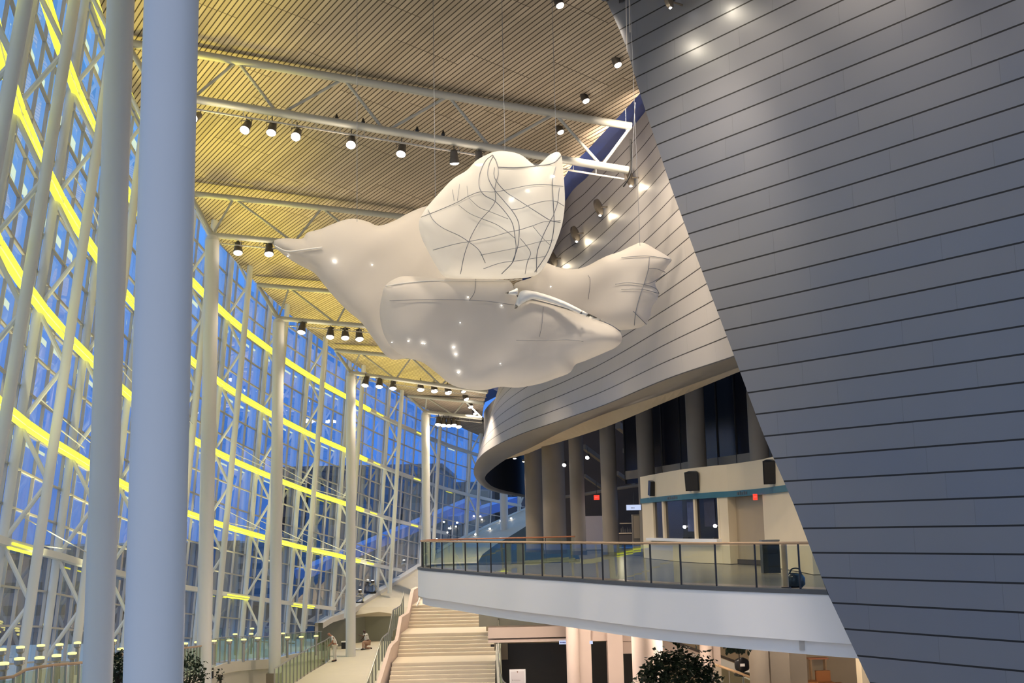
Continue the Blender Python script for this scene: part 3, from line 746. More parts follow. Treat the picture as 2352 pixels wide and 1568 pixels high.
for a, b, d, where in [((855, 912), (1075, 872), 71, 'just above the red exit sign'), ((1240, 845), (1540, 800), 71, 'above the white screen'), ((608, 945), (715, 930), 75, 'between the second and third brown columns')]:
    mb = MB(); mb.tube([P(*zs5(*a), d), P(*zs5(*b), d)], .10, 12)
    tag(mb.build('hanging_duct', M['concrete']), 'grey horizontal duct in the lounge '+where, 'duct', 'ducts in the lounge')
def plate(px0, px1, y0, y1, d, th):
    a, b = P(px0, y1, d), P(px1, y0, d); mb = MB(); mb.box(((a.x+b.x)/2, d+th/2, (a.z+b.z)/2), b.x-a.x, th, b.z-a.z); return mb
# exit signs
def letters(txt, c, size, mat, parent, ext=.01):
    cu = bpy.data.curves.new('lettering', 'FONT'); cu.body = txt; cu.size = size; cu.align_x = 'CENTER'; cu.align_y = 'CENTER'; cu.extrude = ext
    o = bpy.data.objects.new('lettering', cu); COL.objects.link(o); bpy.context.view_layer.update()
    me = bpy.data.meshes.new_from_object(o.evaluated_get(bpy.context.evaluated_depsgraph_get())); bpy.data.objects.remove(o)
    me.transform(Matrix.Translation(c) @ Matrix.Rotation(math.pi/2, 4, 'X')); me.materials.clear(); me.materials.append(mat)
    o = bpy.data.objects.new('lettering', me); COL.objects.link(o); o.parent = parent; o.matrix_parent_inverse = Matrix.Translation(parent.location).inverted(); return o
def exit_sign(px, py, w_, h_, d, lab, hang=True):
    c = P(px, py, d); t = thing('exit_sign', lab, 'sign', c)
    plate(px-w_/2, px+w_/2, py-h_/2, py+h_/2, d, .08).build('case', M['exit_red'], t)
    letters('EXIT', P(px, py, d-.03), w_*d/F*.36, M['paper'], t)
    if hang: mb = MB(); mb.tube([c+V((0, .05, .1)), c+V((0, .05, .9))], .015, 6); mb.build('hanger', M['post_dark'], t)
exit_sign(1370.5, 1142, 12, 11, 66, 'red glowing exit sign hanging between two brown columns')
t = thing('display_screen', 'small bright white screen left of the cream booth', 'screen', P(1455, 1165, 59))
plate(1438, 1473, 1157.5, 1172.5, 59, .06).build('frame', M['black'], t); plate(1439, 1472, 1158.5, 1171.5, 58.97, .03).build('panel', M['screen'], t)
mb = MB()
for k, (dx, w_) in enumerate(((-3.2, 1.3), (-.9, 1.5), (1.2, 1.2), (3.6, 1.3))):
    a = P(1453+dx, 1166, 58.95); mb.box(a, w_*.02, .01, .045)
mb.build('lettering', M['ink'], t); mb = MB(); mb.tube([P(1455, 1158, 59.02), P(1455, 1130, 59.02)], .02, 6); mb.build('hanger', M['post_dark'], t)
# bar corner behind the columns
t = thing('bar_counter', 'dim back bar with a tan shelf between brown column and white screen', 'bar', P(1430, 1240, 68))
plate(1418, 1452, 1226, 1250, 68, .7).build('counter', M['brown_dark'], t); plate(1417, 1453, 1222.5, 1226, 67.9, .9).build('worktop', M['tan'], t)
plate(1424, 1452, 1200, 1203, 68.6, .3).build('shelf', M['tan'], t)
for k, (x, h_) in enumerate(((1427, 10), (1431, 13), (1436, 9), (1442, 12), (1447, 11))):
    p = P(x, 1222.5, 68.3); mb = MB(); mb.lathe([(.05, 0), (.05, h_*.016), (.02, h_*.021), (.02, h_*.026)], p, 10)
    tag(mb.build('bottle', M['fixture']), 'dark bottle on the dim back bar, %s from the left' % ordw[k], 'bottle', 'bottles on the back bar')
t = thing('cabinet', 'tall pale cabinet left of the cream booth', 'cabinet', P(1463, 1240, 62)); plate(1456, 1469, 1181, 1275, 62, .6).build('body', M['concrete'], t); plate(1457, 1468, 1184, 1236, 61.97, .03).build('door', M['tan'], t)
plate(1345, 1386, 1180, 1260, 76, .2); mb = plate(1346, 1390, 1184, 1262, 76, .2); struct('wall_lounge', mb, M['pink_plaster'])
# ------------------------------------------------------------------ booth
Bp = [(1474, 57.6), (1492, 55.8), (1530, 52.8), (1566, 50.4), (1600, 49.0), (1640, 47.6), (1675, 46.7), (1715, 45.2), (1756, 43.4), (1810, 39.9), (1862, 36.3)]
def bpt(px, z, back=0):
    d = interp(px, [b[0] for b in Bp], [b[1] for b in Bp]); p = P(px, 1200, d)
    d2 = interp(px+4, [b[0] for b in Bp], [b[1] for b in Bp]); q = P(px+4, 1200, d2); t_ = V((q.x-p.x, q.y-p.y, 0)).normalized()
    n_ = V((-t_.y, t_.x, 0)); return V((p.x, p.y, z))+n_*back
booth = thing('ticket_booth', 'curved cream booth with dark windows and a teal stripe on the upper floor', 'booth', bpt(1600, ZB))
def strip(px0, px1, z0, z1, mat, name, back=0.0, depth=.3, parent=booth, step=8):
    n_ = max(1, int((px1-px0)/step)); pxs = [lerp(px0, px1, i/n_) for i in range(n_+1)]
    mb = MB(); mb.grid([[bpt(x, z0, back+depth), bpt(x, z0, back), bpt(x, z1, back), bpt(x, z1, back+depth)] for x in pxs])
    for x in (px0, px1): mb.quad(bpt(x, z0, back+depth), bpt(x, z0, back), bpt(x, z1, back), bpt(x, z1, back+depth))
    return mb.build(name, mat, parent)
zt = CZ+2.25; z1 = CZ+1.18; z2 = CZ+.95; zw = CZ-.70
strip(1474, 1862, z1, zt, M['cream'], 'upper_band', depth=3)
tl_ = strip(1475, 1862, z2, z1, M['teal'], 'teal_stripe', -.06, .3)
strip(1476, 1500, ZB, z2, M['cream'], 'jamb', 0, .5); strip(1488, 1657, ZB, zw-.12, M['cream'], 'lower_wall', -.02, .5)
strip(1652, 1674, ZB, z2, M['cream'], 'pier', -.01, .5); strip(1755, 1862, ZB, z2, M['cream'], 'side_wall', -.01, .6)
strip(1674, 1756, ZB+.18, z2, M['tan'], 'recessed_panel', .35, .2); strip(1674, 1756, ZB, ZB+.18, M['brown_dark'], 'plinth', .3, .2)
strip(1494, 1656, zw-.12, zw, M['white_paint'], 'counter_shelf', -.25, .7)
gl = strip(1500, 1653, zw, z2, M['black_glass'], 'window_glass', .08, .03)
for x in (1500, 1524.5, 1597, 1652): strip(x-2, x+2, zw, z2, M['cream'], 'mullion', -.02, .16, step=2)
# faint relief lettering marks on the stripe
for x in (1481, 1550, 1712):
    for k in range(5):
        strip(x-12+k*5, x-12+k*5+3.2, z2+.06, z2+.06+(.1, .13, .09, .12, .1)[k], M['edge_dark'], 'lettering', -.075, .02, step=2) if x > 1490 else None
# lights and curtain seen in the window
strip(1576, 1596, zw+.3, z2-.1, pm('blue_curtain', (.05, .07, .16), .8, 0, .3, 6), 'curtain', .07, .012)
strip(1615, 1640, zw+.5, z2-.05, pm('blue_curtain_dim', (.03, .035, .07), .8, 0, .3, 6), 'curtain', .07, .012)
for x, y in ((1573, 1210), (1643, 1208)):
    c = bpt(x, P(x, y, interp(x, [b[0] for b in Bp], [b[1] for b in Bp])).z, -.02)
    t = thing('desk_lamp', 'small bright desk lamp in the %s booth window' % ('middle' if x < 1600 else 'right'), 'lamp', c)
    mb = MB(); mb.lathe([(.02, -.05), (.075, -.02), (.08, .03), (.02, .06)], c, 12, Matrix.Rotation(.7, 3, 'X')); mb.build('bulb', M['lamp_soft'], t)
    mb = MB(); mb.tube([c+V((.05, 0, -.03)), c+V((.16, 0, -.12)), c+V((.13, 0, -.45))], .03, 8); mb.build('arm', M['black'], t)
    mb = MB(); mb.box(c+V((.05, 0, zw-c.z+.03)), .3, .12, .05); mb.build('base', M['black'], t)
exit_sign(1735, 1141, 8.5, 14, 43.6, 'red glowing exit sign over the recessed panel of the cream booth', False)
# loudspeakers
for x, y, w_, h_, s, lab in ((1498, 1121, .40, .68, .35, 'leftmost black loudspeaker on the cream booth band'), (1591, 1104, .58, .78, -.35, 'middle black loudspeaker on the cream booth with a white bracket'), (1776, 1083, .72, .84, -.2, 'black loudspeaker on the cream band next to the metal wall')):
    d = interp(x, [b[0] for b in Bp], [b[1] for b in Bp]); c = P(x, y, d-.55); R_ = Matrix.Rotation(s, 3, 'Z') @ Matrix.Rotation(.18, 3, 'X')
    t = thing('loudspeaker', lab, 'speaker', c)
    mb = MB(); W, H, D = w_/2, h_/2, .2
    pr = [(-W, -D), (W, -D), (W*.6, D), (-W*.6, D)]
    vs = [c+R_@V((a, b, -H)) for a, b in pr]+[c+R_@V((a, b, H)) for a, b in pr]
    mb.add(vs, [(0, 1, 2, 3), (7, 6, 5, 4), (0, 4, 5, 1), (1, 5, 6, 2), (2, 6, 7, 3), (3, 7, 4, 0)]); mb.build('cabinet', M['black'], t)
    mb = MB(); mb.box(c+R_@V((0, -D-.01, 0)), w_*.88, .02, h_*.9, rot=R_); mb.build('grille', M['dark'], t)
    mb = MB(); b0 = bpt(x, c.z-.1); mb.bar(c+R_@V((0, D*.6, -.1)), b0, .1, .1); mb.bar(b0+V((0, 0, .25)), b0-V((0, 0, .35)), .16, .06); mb.build('bracket', M['white_paint'], t)
# upper dark glazing behind the booth
up_ = [(1440, 66), (1500, 62.5), (1600, 56), (1740, 50), (1860, 45), (1960, 42)]
mb = MB(); rows = []
for i in range(25):
    x = lerp(1440, 1960, i/24); p = P(x, 1200, interp(x, [a for a, b in up_], [b for a, b in up_])); rows.append([V((p.x, p.y, CZ+2.2)), V((p.x, p.y, CZ+15))])
mb.grid(rows); w3 = struct('window_2', mb, M['black_glass'])
mb = MB(); mb.grid([[r[0]+V((0, -.12, .25)), r[0]+V((0, -.14, .72)), r[0]+V((0, .0, .72))] for r in rows]); mb.build('sill', M['concrete'], w3)
mb = MB()
for i in range(0, 25, 2):
    r = rows[i]; mb.bar(r[0]+V((0, -.05, 0)), r[1]+V((0, -.05, 0)), .07, .07)
mb.build('glazing_bars', M['black'], w3)
mb = MB(); mb.quad(V((XL, 84, CZ+15)), V((34, 84, CZ+15)), V((34, 44, CZ+15)), V((9, 44, CZ+15))); struct('ceiling_lounge', mb, M['dark'])
# refuse bin and stool by the railing
c = PZ(1774, 1316, ZB); t = thing('waste_bin', 'dark glossy waste bin standing by the booth side wall', 'bin', c)
mb = MB(); mb.box(c+V((0, .2, .5)), .55, .4, 1.0); mb.build('body', M['bin'], t); mb = MB(); mb.box(c+V((0, .2, 1.03)), .58, .43, .06); mb.build('lid', M['steel'], t)
mb = MB(); mb.box(c+V((-.02, -.01, .72)), .42, .03, .18); mb.build('opening', M['black'], t)
c = PZ(1826, 1349, ZB); t = thing('floor_bag', 'dark bundle on the floor beside the rail post near the metal wall', 'bag', c)
mb = MB(); mb.lathe([(.18, 0), (.26, .08), (.26, .24), (.2, .33), (.08, .36)], c, 16); mb.build('body', M['bin'], t, True); mb = MB(); mb.tube(smooth([c+V((-.12, 0, .34)), c+V((-.05, 0, .46)), c+V((.12, 0, .46)), c+V((.18, 0, .32))], 4), .02, 6); mb.build('handle', M['bin'], t, True)
c = PZ(1806, 1352, ZB); t = thing('rail_post', 'stout brown post in the glass railing near the metal wall', 'post', c)
mb = MB(); mb.tube([c, c+V((0, 0, 1.08))], .07, 14); mb.build('shaft', M['rail_wood'], t, 2); mb = MB(); mb.tube([c, c+V((0, 0, .05))], .12, 14); mb.build('base_plate', M['post_dark'], t, 2)
# ================================================================== LOWER LOBBY UNDER THE BALCONY
def slab(name, px0, px1, y0, y1, d, th, mat): struct(name, plate(px0, px1, y0, y1, d, th), mat)
slab('wall_lower', 1120, 2100, 1380, 1640, 58, .3, M['tan'])
slab('trim_5', 1100, 1260, 1380, 1439, 57, .4, M['ramp_grey'])
slab('door_1', 1130, 1460, 1472, 1650, 56.5, .2, M['black'])
slab('trim_6', 1136, 1166, 1474, 1515, 56.2, .2, M['concrete'])
slab('trim_7', 1121, 1304, 1437, 1466, 50, .8, M['pink_plaster']); slab('trim_8', 1121, 1304, 1466, 1476, 49.9, .9, M['pink_plaster'])
slab('trim_9', 1357, 1396, 1420, 1472, 48.5, .8, M['pink_plaster']); slab('trim_10', 1420, 1462, 1472, 1501, 49.2, .8, M['pink_plaster']); slab('trim_11', 1396, 1462, 1440, 1473, 49, .8, M['pink_plaster'])
for px0, px1, d, rnd, lab in ((1301, 1331, 47, 1, 'round pinkish column at the right end of the low beam under the balcony'), (1330, 1358, 48, 0, 'flat pinkish pier beside the low beam under the balcony'), (1396, 1431, 48.2, 0, 'flat pinkish pier between two black openings under the balcony'), (1454, 1526, 44, 1, 'widest pinkish round column under the balcony, left of the potted tree'),
    (1609, 1638, 47, 1, 'slim pinkish round column behind the potted tree'), (1637, 1655, 47.3, 0, 'narrow pinkish pier right of the potted tree'), (1723, 1768, 45, 1, 'round grey brown column right of the black chair'), (1768, 1812, 45.6, 0, 'flat grey brown pier right of the black chair'), (1811, 1852, 46.4, 0, 'darker brown pier left of the orange armchair'), (1977, 2012, 44, 0, 'cream pier at the foot of the metal wall')):
    a, b = P(px0, 1480, d), P(px1, 1480, d); cx = (a.x+b.x)/2; w_ = b.x-a.x; t = thing('pillar', lab, 'column', (cx, d, .05))
    mt = M['pink_plaster'] if px0 < 1700 else (M['cream'] if px0 > 1900 else M['concrete'])
    mb = MB()
    if rnd: mb.tube([(cx, d+w_/2, .06), (cx, d+w_/2, ZB-1.48)], w_/2, 32)
    else: mb.box((cx, d+.45, (.06+ZB-1.48)/2), w_, .7, ZB-1.54)
    mb.build('shaft', mt, t, 2)
    mb = MB(); mb.box((cx, d+.45 if not rnd else d+w_/2, .15), w_+.06, (.76 if not rnd else w_+.06), .25); mb.build('base', mt, t)
mb = MB(); pl = [P(1522, 1464, 52), P(1612, 1496, 52), P(1612, 1505, 52), P(1660, 1560, 52), P(1522, 1508, 52)]
mb.add(pl+[p+V((0, .25, 0)) for p in pl], [(0, 1, 2, 3, 4), (9, 8, 7, 6, 5)]+[(i, (i+1) % 5, 5+(i+1) % 5, 5+i) for i in range(5)]); ss = tag(mb.build('stair_flank', M['pink_plaster']), 'white sloping side of a lower staircase behind the potted tree', 'staircase')
mb = MB(); mb.bar(P(1528, 1466, 51.8), P(1640, 1508, 51.8), .10, .12); mb.build('handrail', M['brown_dark'], ss)
mb = MB(); mb.bar(P(1652, 1505, 51.0), P(1735, 1536, 51.0), .10, .10); mb.build('handrail', M['brown_dark'], ss)
mb = MB(); pl = [P(1652, 1510, 52), P(1735, 1541, 52), P(1735, 1568, 52), P(1652, 1528, 52)]; mb.add(pl+[p+V((0, .2, 0)) for p in pl], [(0, 1, 2, 3), (7, 6, 5, 4)]+[(i, (i+1) % 4, 4+(i+1) % 4, 4+i) for i in range(4)]); mb.build('panel', M['white_paint'], ss)
lr = [P(1640, 1525, 46), P(1690, 1542, 46), P(1726, 1556, 46)]; lr = [p-V((0, 0, 1.0)) for p in lr]
railing('glass_railing', 'short glass railing with wooden handrail below the black chair', lr, 1.0, .6, M['rail_glass'], M['rail_wood'], M['steel'], rail_r=.05)
# black rounded chair
c = P(1706, 1546, 46.6); t = thing('swivel_chair', 'black rounded chair behind the wooden handrail', 'chair', c-V((0, 0, .6)))
mb = MB(); ring = []
for k in range(9):
    h_ = k/8; w_ = .30*math.sqrt(max(.05, 1-(2*h_-1)**4)); ring.append([c+V((w_*math.sin(a*.9), .05-.12*math.cos(a*.9), .05+h_*.55)) for a in [-1.4+.35*i for i in range(9)]])
rr = [r_+[p+V((0, .10, 0)) for p in r_[::-1]]+[r_[0]] for r_ in ring]; mb.grid(rr); mb.build('backrest', M['black'], t, True)
mb = MB(); mb.lathe([(.1, -.12), (.33, -.09), (.35, -.03), (.28, .02)], c, 20); mb.build('seat', M['black'], t, True)
mb = MB(); mb.tube([c-V((0, 0, .1)), c-V((0, 0, .55))], .04, 10); mb.build('stem', M['steel'], t); mb = MB(); mb.lathe([(.32, -.62), (.3, -.58), (.05, -.53)], c, 14); mb.build('base', M['steel'], t)
mb = MB(); mb.box((c.x+.3, c.y+.5, (c.z-.63)/2), 2.2, 2.4, c.z-.63); struct('trim_12', mb, M['plaster'])
a = P(1705, 1527, 46.35); mb = MB(); mb.box(a+V((0, .02, .0)), .2, .03, .10); tag(mb.build('tag_plate', M['paper'], t), 'white plate on the back')
# armchair and side table
c = P(1897, 1572, 56); t = thing('armchair', 'orange brown armchair under the balcony beside the metal wall', 'armchair', c-V((0, 0, .3)))
mb = MB(); mb.box(c+V((-.05, .28, .36)), .68, .2, .5); mb.build('back_cushion', M['orange_seat'], t)
mb = MB(); mb.box(c+V((-.05, 0, 0)), .8, .75, .26); mb.build('seat', M['orange_seat'], t)
for s, h_ in ((-1, .12), (1, -.02)): mb = MB(); mb.box(c+V((s*.62-.05, .05, h_)), .48, .75, .13); mb.build('armrest', M['orange_seat'], t)
for sx in (-1, 1):
    for sy in (-1, 1): mb = MB(); mb.bar(V((c.x+sx*.3-.05, c.y+sy*.25, .0)), c+V((sx*.3-.05, sy*.25, -.11)), .06, .06); mb.build('leg', M['brown_dark'], t)
c = P(1877, 1511, 57); t = thing('side_table', 'orange wooden table top behind the armchair', 'table', c-V((0, 0, 1)))
mb = MB(); mb.box(c, .95, .5, .06); mb.build('table_top', M['orange_wood'], t)
for sx in (-1, 1): mb = MB(); mb.bar(c+V((sx*.35, 0, -.03)), V((c.x+sx*.35, c.y, 0)), .06, .4); mb.build('leg', M['rail_wood'], t)
# white sign board
t = thing('sign_board', 'white notice board standing at the right foot of the staircase', 'sign', P(1189, 1600, 46))
plate(1171, 1207, 1536.5, 1590, 46, .04).build('panel', M['paper'], t); plate(1174, 1203, 1541, 1588, 45.985, .015).build('face', pm('notice_face', (.72, .66, .67), .6, 0, .03, 3), t)
mb = MB()
a = P(1188.5, 1543, 45.97); mb.add([a+V((-.025, 0, .03)), a+V((.025, 0, .03)), a+V((0, 0, -.035))], [(0, 1, 2)]); mb.build('emblem', M['hair'], t, fix=False)
mb = MB(); a = P(1177, 1561.5, 45.97); mb.box(a, .018, .006, .035)
mb.build('bullet', M['ink'], t)
mb = MB()
for k in range(7): a = P(1180.5+2.3*k, 1561.5, 45.97); mb.box(a, .022, .006, .018)
mb.build('lettering', M['ink'], t)
for s in (1174, 1204): mb = MB(); a = P(s, 1588, 46.02); mb.box((a.x, a.y, a.z/2), .03, .03, a.z); mb.build('leg', M['steel'], t)
for x, y, w_, h_, lab in ((1293, 1475, 17, 8.5, 'small lit blue and white sign at the end of the low beam'), (1358, 1475, 7, 7, 'tiny lit white sign over the narrow black opening')):
    t = thing('lit_sign', lab, 'sign', P(x, y, 48)); plate(x-w_/2, x+w_/2, y-h_/2, y+h_/2, 46.9 if w_ < 10 else 49.8, .06).build('case', M['screen'], t)
    if w_ > 10:
        mb = MB()
        for k in range(4): a = P(x-5+k*3.2, y, 49.77); mb.box(a, .045, .02, .06)
        mb.build('lettering', pm('sign_blue', (.08, .1, .5), .5), t)
# ================================================================== OUTSIDE
mb = MB(); mb.box((0, 150, -1.2), 700, 700, .4); struct('ground', mb, M['asphalt'])
def building(label, px0, px1, ytop, d, dep, mat, nx, nz):
    a, b = P(px0, 1215, d), P(px1, 1215, d); zt = P((px0+px1)/2, ytop, d).z; t = thing('building', label, 'building', ((a.x+b.x)/2, d, -1))
    mb = MB(); mb.box(((a.x+b.x)/2, d+dep/2, (zt-1)/2), b.x-a.x, dep, zt+1); mb.build('block', mat, t)
    mb = MB(); mb.box(((a.x+b.x)/2, d+dep/2, zt+.3), b.x-a.x+1, dep+1, .6); mb.build('roof', M['outside_dark'], t)
    for i in range(nz):
        z = lerp(0, zt, (i+.5)/nz); mb = MB()
        for k in range(nx):
            x = lerp(a.x, b.x, (k+.5)/nx); mb.box((x, d-.05, z), (b.x-a.x)/nx*.6, .15, zt/nz*.45)
        mb.build('window_row', M['black_glass'], t)
building('dark building beyond the glass wall behind the walkway column', 640, 1010, 1078, 165, 40, M['outside_dark'], 10, 6)
building('grey building beyond the glass wall between the two middle columns', 380, 640, 1258, 155, 30, M['outside_grey'], 8, 4)
building('brown grey building beyond the lower left of the glass wall', -260, 380, 1270, 120, 30, pm('brown_grey', (.11, .11, .14), .7, 0, .3, .2), 12, 3)
building('far dark building low beyond the glass under the drum tip', 1010, 1330, 1112, 210, 40, M['outside_dark'], 8, 4)
t = thing('outdoor_band', 'bright blue sloping band outside the glass wall behind the balcony tip', 'stairs', P(900, 1230, 125))
mb = MB(); mb.bar(P(690, 1318, 122), P(1090, 1150, 140), 2.0, 1.0); mb.build('band', M['outside_blue'], t)  # plain blue bar sloping up beyond the glass
mb = MB(); mb.bar(P(690, 1330, 122.5), P(1090, 1165, 140.5), 1.6, .7); mb.build('soffit', M['outside_dark'], t)
for x_, d_ in ((800, 124), (980, 134)):
    q = P(x_, 1280-(x_-760)*.35, d_); mb = MB(); mb.bar(q, V((q.x, q.y, -1)), .5, .5); mb.build('pier', M['outside_dark'], t)
mb = MB(); mb.bar(P(1040, 1195, 135), P(1180, 1150, 142), 2.0, 1.0); mb.build('landing', M['outside_blue'], t)

bpy.context.view_layer.update()
lb = [o for o in bal.children if o.name.startswith('lower_band')][0]
ok, loc, nor, _ = lb.ray_cast(bal.location*0+lb.matrix_world.inverted()@CAM, ray(1843, 1481).normalized())
if ok:
    mb = MB(); mb.box(loc+V((0, -.03, 0)), .16, .05, .24); tag(mb.build('outlet_plate', M['mullion'], bal), 'small grey outlet plate')
# ================================================================== HANGING SCULPTURE
SCU = thing('hanging_sculpture', 'huge white translucent fabric sculpture hanging under the slatted ceiling', 'sculpture', P(1100, 650, 28))
def dist_poly(p, poly):
    best = 1e9
    for a, b in zip(poly, poly[1:]+poly[:1]):
        ab = b-a; t = max(0, min(1, (p-a).dot(ab)/max(1e-9, ab.length_squared))); best = min(best, (p-(a+ab*t)).length)
    return best
def inside(p, poly):
    c = False; j = len(poly)-1
    for i in range(len(poly)):
        a, b = poly[i], poly[j]
        if (a.y > p.y) != (b.y > p.y) and p.x < (b.x-a.x)*(p.y-a.y)/(b.y-a.y)+a.x: c = not c
        j = i
    return c
def pillow(name, outline, depth, thick, R, mat, g=11, parent=SCU, tilt=(0, 0), ripple=.05, backf=1.0, sub=5, wav=(37, 53)):
    ol = smooth([V((x, y, 0)) for x, y in outline], sub, True); ol = [V((p.x, p.y)) for p in ol]
    cx = sum(p.x for p in ol)/len(ol); cy = sum(p.y for p in ol)/len(ol)
    def prof(p, d):
        s = min(1, d/R); return math.sqrt(max(0, 1-(1-s)**2))
    def dep(p): return depth+tilt[0]*(p.x-cx)/100+tilt[1]*(p.y-cy)/100
    def rip(p): return ripple*(math.sin(p.x/wav[0]+p.y/91+1.3)+math.sin(p.y/wav[1]-p.x/140)+.5*math.sin((p.x+p.y)/23))
    def front(p):
        d = dist_poly(p, ol) if inside(p, ol) else 0; f = prof(p, d); return dep(p)-thick*f+rip(p)*f
    pts = list(ol); x0, x1 = min(p.x for p in ol), max(p.x for p in ol); y0, y1 = min(p.y for p in ol), max(p.y for p in ol)
    y = y0; row = 0
    while y < y1:
        x = x0+(g/2 if row % 2 else 0)
        while x < x1:
            p = V((x, y))
            if inside(p, ol) and dist_poly(p, ol) > g*.45: pts.append(p)
            x += g
        y += g*.87; row += 1
    n_ = len(ol); r = delaunay_2d_cdt(pts, [], [list(range(n_))], 1, 1e-4)
    vs, N0 = [], len(r[0]); bd = [dist_poly(p, ol) for p in r[0]]
    for p, d in zip(r[0], bd):
        f = prof(p, d); vs.append(P(p.x, p.y, dep(p)-thick*f+rip(p)*f))
    idx = {}
    for i, (p, d) in enumerate(zip(r[0], bd)):
        if d < .05: idx[i] = i
        else: f = prof(p, d); idx[i] = len(vs); vs.append(P(p.x, p.y, dep(p)+thick*backf*f))
    fs = [tuple(f) for f in r[2]]+[tuple(idx[i] for i in f)[::-1] for f in r[2]]
    mb = MB(); mb.add(vs, fs); o = mb.build(name, mat, parent, True)
    return o, front, ol
wing, fW, _ = pillow('left_wing', [(625, 558), (650, 547), (692, 548), (706, 534), (735, 526), (762, 515), (790, 505), (815, 502), (845, 509), (870, 518), (905, 507), (945, 486), (990, 472), (1060, 480), (1120, 560), (1130, 640), (1080, 720), (1010, 790), (965, 822), (935, 822), (905, 826), (885, 815), (868, 793), (850, 768), (830, 740), (800, 715), (775, 690), (745, 655), (722, 627), (690, 610), (655, 588)],
    30.5, .5, 60, M['fabric'], tilt=(.35, 0))
wingr, fD, _ = pillow('right_wing', [(1180, 655), (1225, 634), (1243, 598), (1258, 604), (1285, 614), (1315, 618), (1345, 612), (1380, 594), (1398, 586), (1425, 577), (1452, 564), (1476, 557), (1506, 572), (1541, 594), (1537, 606), (1517, 632), (1505, 652), (1513, 672), (1508, 690), (1497, 705), (1492, 730), (1476, 749), (1450, 756), (1425, 758), (1370, 760), (1280, 740), (1210, 700)],
    29.5, .5, 50, M['fabric'], tilt=(.2, .2))
bowl, fB, _ = pillow('bowl', [(885, 656), (905, 641), (932, 634), (1000, 638), (1065, 641), (1130, 641), (1172, 646), (1184, 676), (1192, 682), (1202, 668), (1234, 672), (1290, 690), (1350, 720), (1405, 746), (1424, 762), (1428, 782), (1415, 797), (1390, 809), (1345, 828), (1322, 837), (1308, 856), (1275, 869), (1240, 881), (1190, 890), (1150, 888), (1110, 896), (1070, 893), (1035, 882), (1005, 858), (970, 832), (938, 822), (905, 803), (882, 768), (872, 720), (877, 680)],
    28.3, .75, 60, M['fabric'], ripple=.06)
pillow('rim_fold', [(1182, 709), (1189, 682), (1200, 667), (1236, 671), (1292, 690), (1352, 720), (1392, 740), (1345, 726), (1290, 703), (1245, 689), (1222, 687), (1203, 695)], 27.45, .10, 9, M['cloth_white'], g=7, ripple=.0, sub=4)
fE = fB
bell, fC, olC = pillow('bell', [(962, 512), (972, 488), (985, 470), (1010, 442), (1040, 411), (1072, 391), (1095, 368), (1130, 350), (1160, 347), (1195, 355), (1222, 375), (1232, 381), (1245, 372), (1262, 356), (1278, 349), (1289, 356), (1294, 395), (1297, 440), (1297, 475), (1290, 520), (1272, 570), (1252, 610), (1228, 633), (1180, 640), (1120, 641), (1060, 639), (1022, 636), (1003, 612), (985, 580), (968, 545)],
    27.8, .9, 75, M['fabric_sheer'], ripple=.03)
def rib(pts, fr, r=.012, name='rib', mat=None, off=.03):
    q = smooth([V((x, y, 0)) for x, y in pts], 6); L = []
    for p in q:
        s = V((p.x, p.y)); L.append(P(p.x, p.y, fr(s)-off))
    mb = MB(); mb.tube(L, r, 6); return mb.build(name, mat or M['wire'], SCU, True)
def zb4(l): return [(940+x/4.7525, 330+y/4.7525) for x, y in l]
for l, r in (([(905, 125), (830, 190), (770, 330), (765, 470), (820, 560), (940, 630), (1060, 760), (1130, 880), (1155, 1030), (1165, 1150), (1130, 1290), (1010, 1420)], .013),
          ([(920, 130), (870, 230), (860, 360), (930, 500), (1030, 620), (1130, 740), (1190, 850), (1200, 960), (1185, 1120), (1130, 1280)], .013),
          ([(930, 260), (925, 340), (960, 420), (1060, 530), (1200, 620), (1400, 750), (1540, 835), (1650, 860)], .012),
          ([(970, 260), (970, 340), (945, 430), (935, 500), (940, 620), (880, 720), (780, 830), (700, 960), (650, 1070), (600, 1220), (560, 1420)], .011),
          ([(205, 720), (260, 830), (370, 920), (540, 1000), (650, 1070), (760, 1160), (830, 1300)], .011),
          ([(130, 800), (300, 735), (520, 640), (640, 575), (770, 525), (930, 525), (1100, 495), (1300, 455), (1480, 445), (1680, 465)], .010),
          ([(1110, 720), (1220, 705), (1340, 660), (1490, 625), (1600, 630), (1690, 680)], .010),
          ([(260, 1160), (500, 1095), (660, 1065), (900, 1015), (1080, 965), (1200, 940), (1330, 900), (1480, 850), (1650, 840)], .010),
          ([(780, 1215), (1000, 1170), (1200, 1130), (1420, 1070), (1580, 1050)], .009),
          ([(800, 820), (950, 880), (1070, 960), (1160, 1035)], .010),
          ([(1210, 1030), (1270, 1100), (1325, 1190), (1290, 1290), (1265, 1420)], .010),
          ([(1575, 780), (1520, 880), (1450, 1030), (1400, 1170), (1390, 1300), (1390, 1400)], .013),
          ([(1600, 250), (1565, 400), (1570, 600), (1580, 800), (1575, 950), (1540, 1110), (1480, 1240), (1370, 1400)], .014),
          ([(1640, 480), (1620, 640), (1575, 780)], .011), ([(1350, 900), (1450, 1020), (1540, 1110)], .008),
          ([(650, 590), (760, 690), (880, 740), (1080, 820)], .008), ([(540, 670), (660, 760), (800, 820)], .008),
          ([(970, 255), (1150, 262), (1350, 245), (1560, 215), (1660, 130)], .016), ([(905, 120), (945, 180), (970, 255)], .016),
          ([(810, 1365), (1000, 1300), (1200, 1275), (1480, 1230)], .009), ([(470, 500), (490, 620)], .007), ([(550, 440), (525, 620)], .007), ([(630, 460), (640, 575)], .007)):
    rib(zb4(l), fC, r*.8)
def zr4(l): return [(1140+x/4.354, 540+y/4.354) for x, y in l]
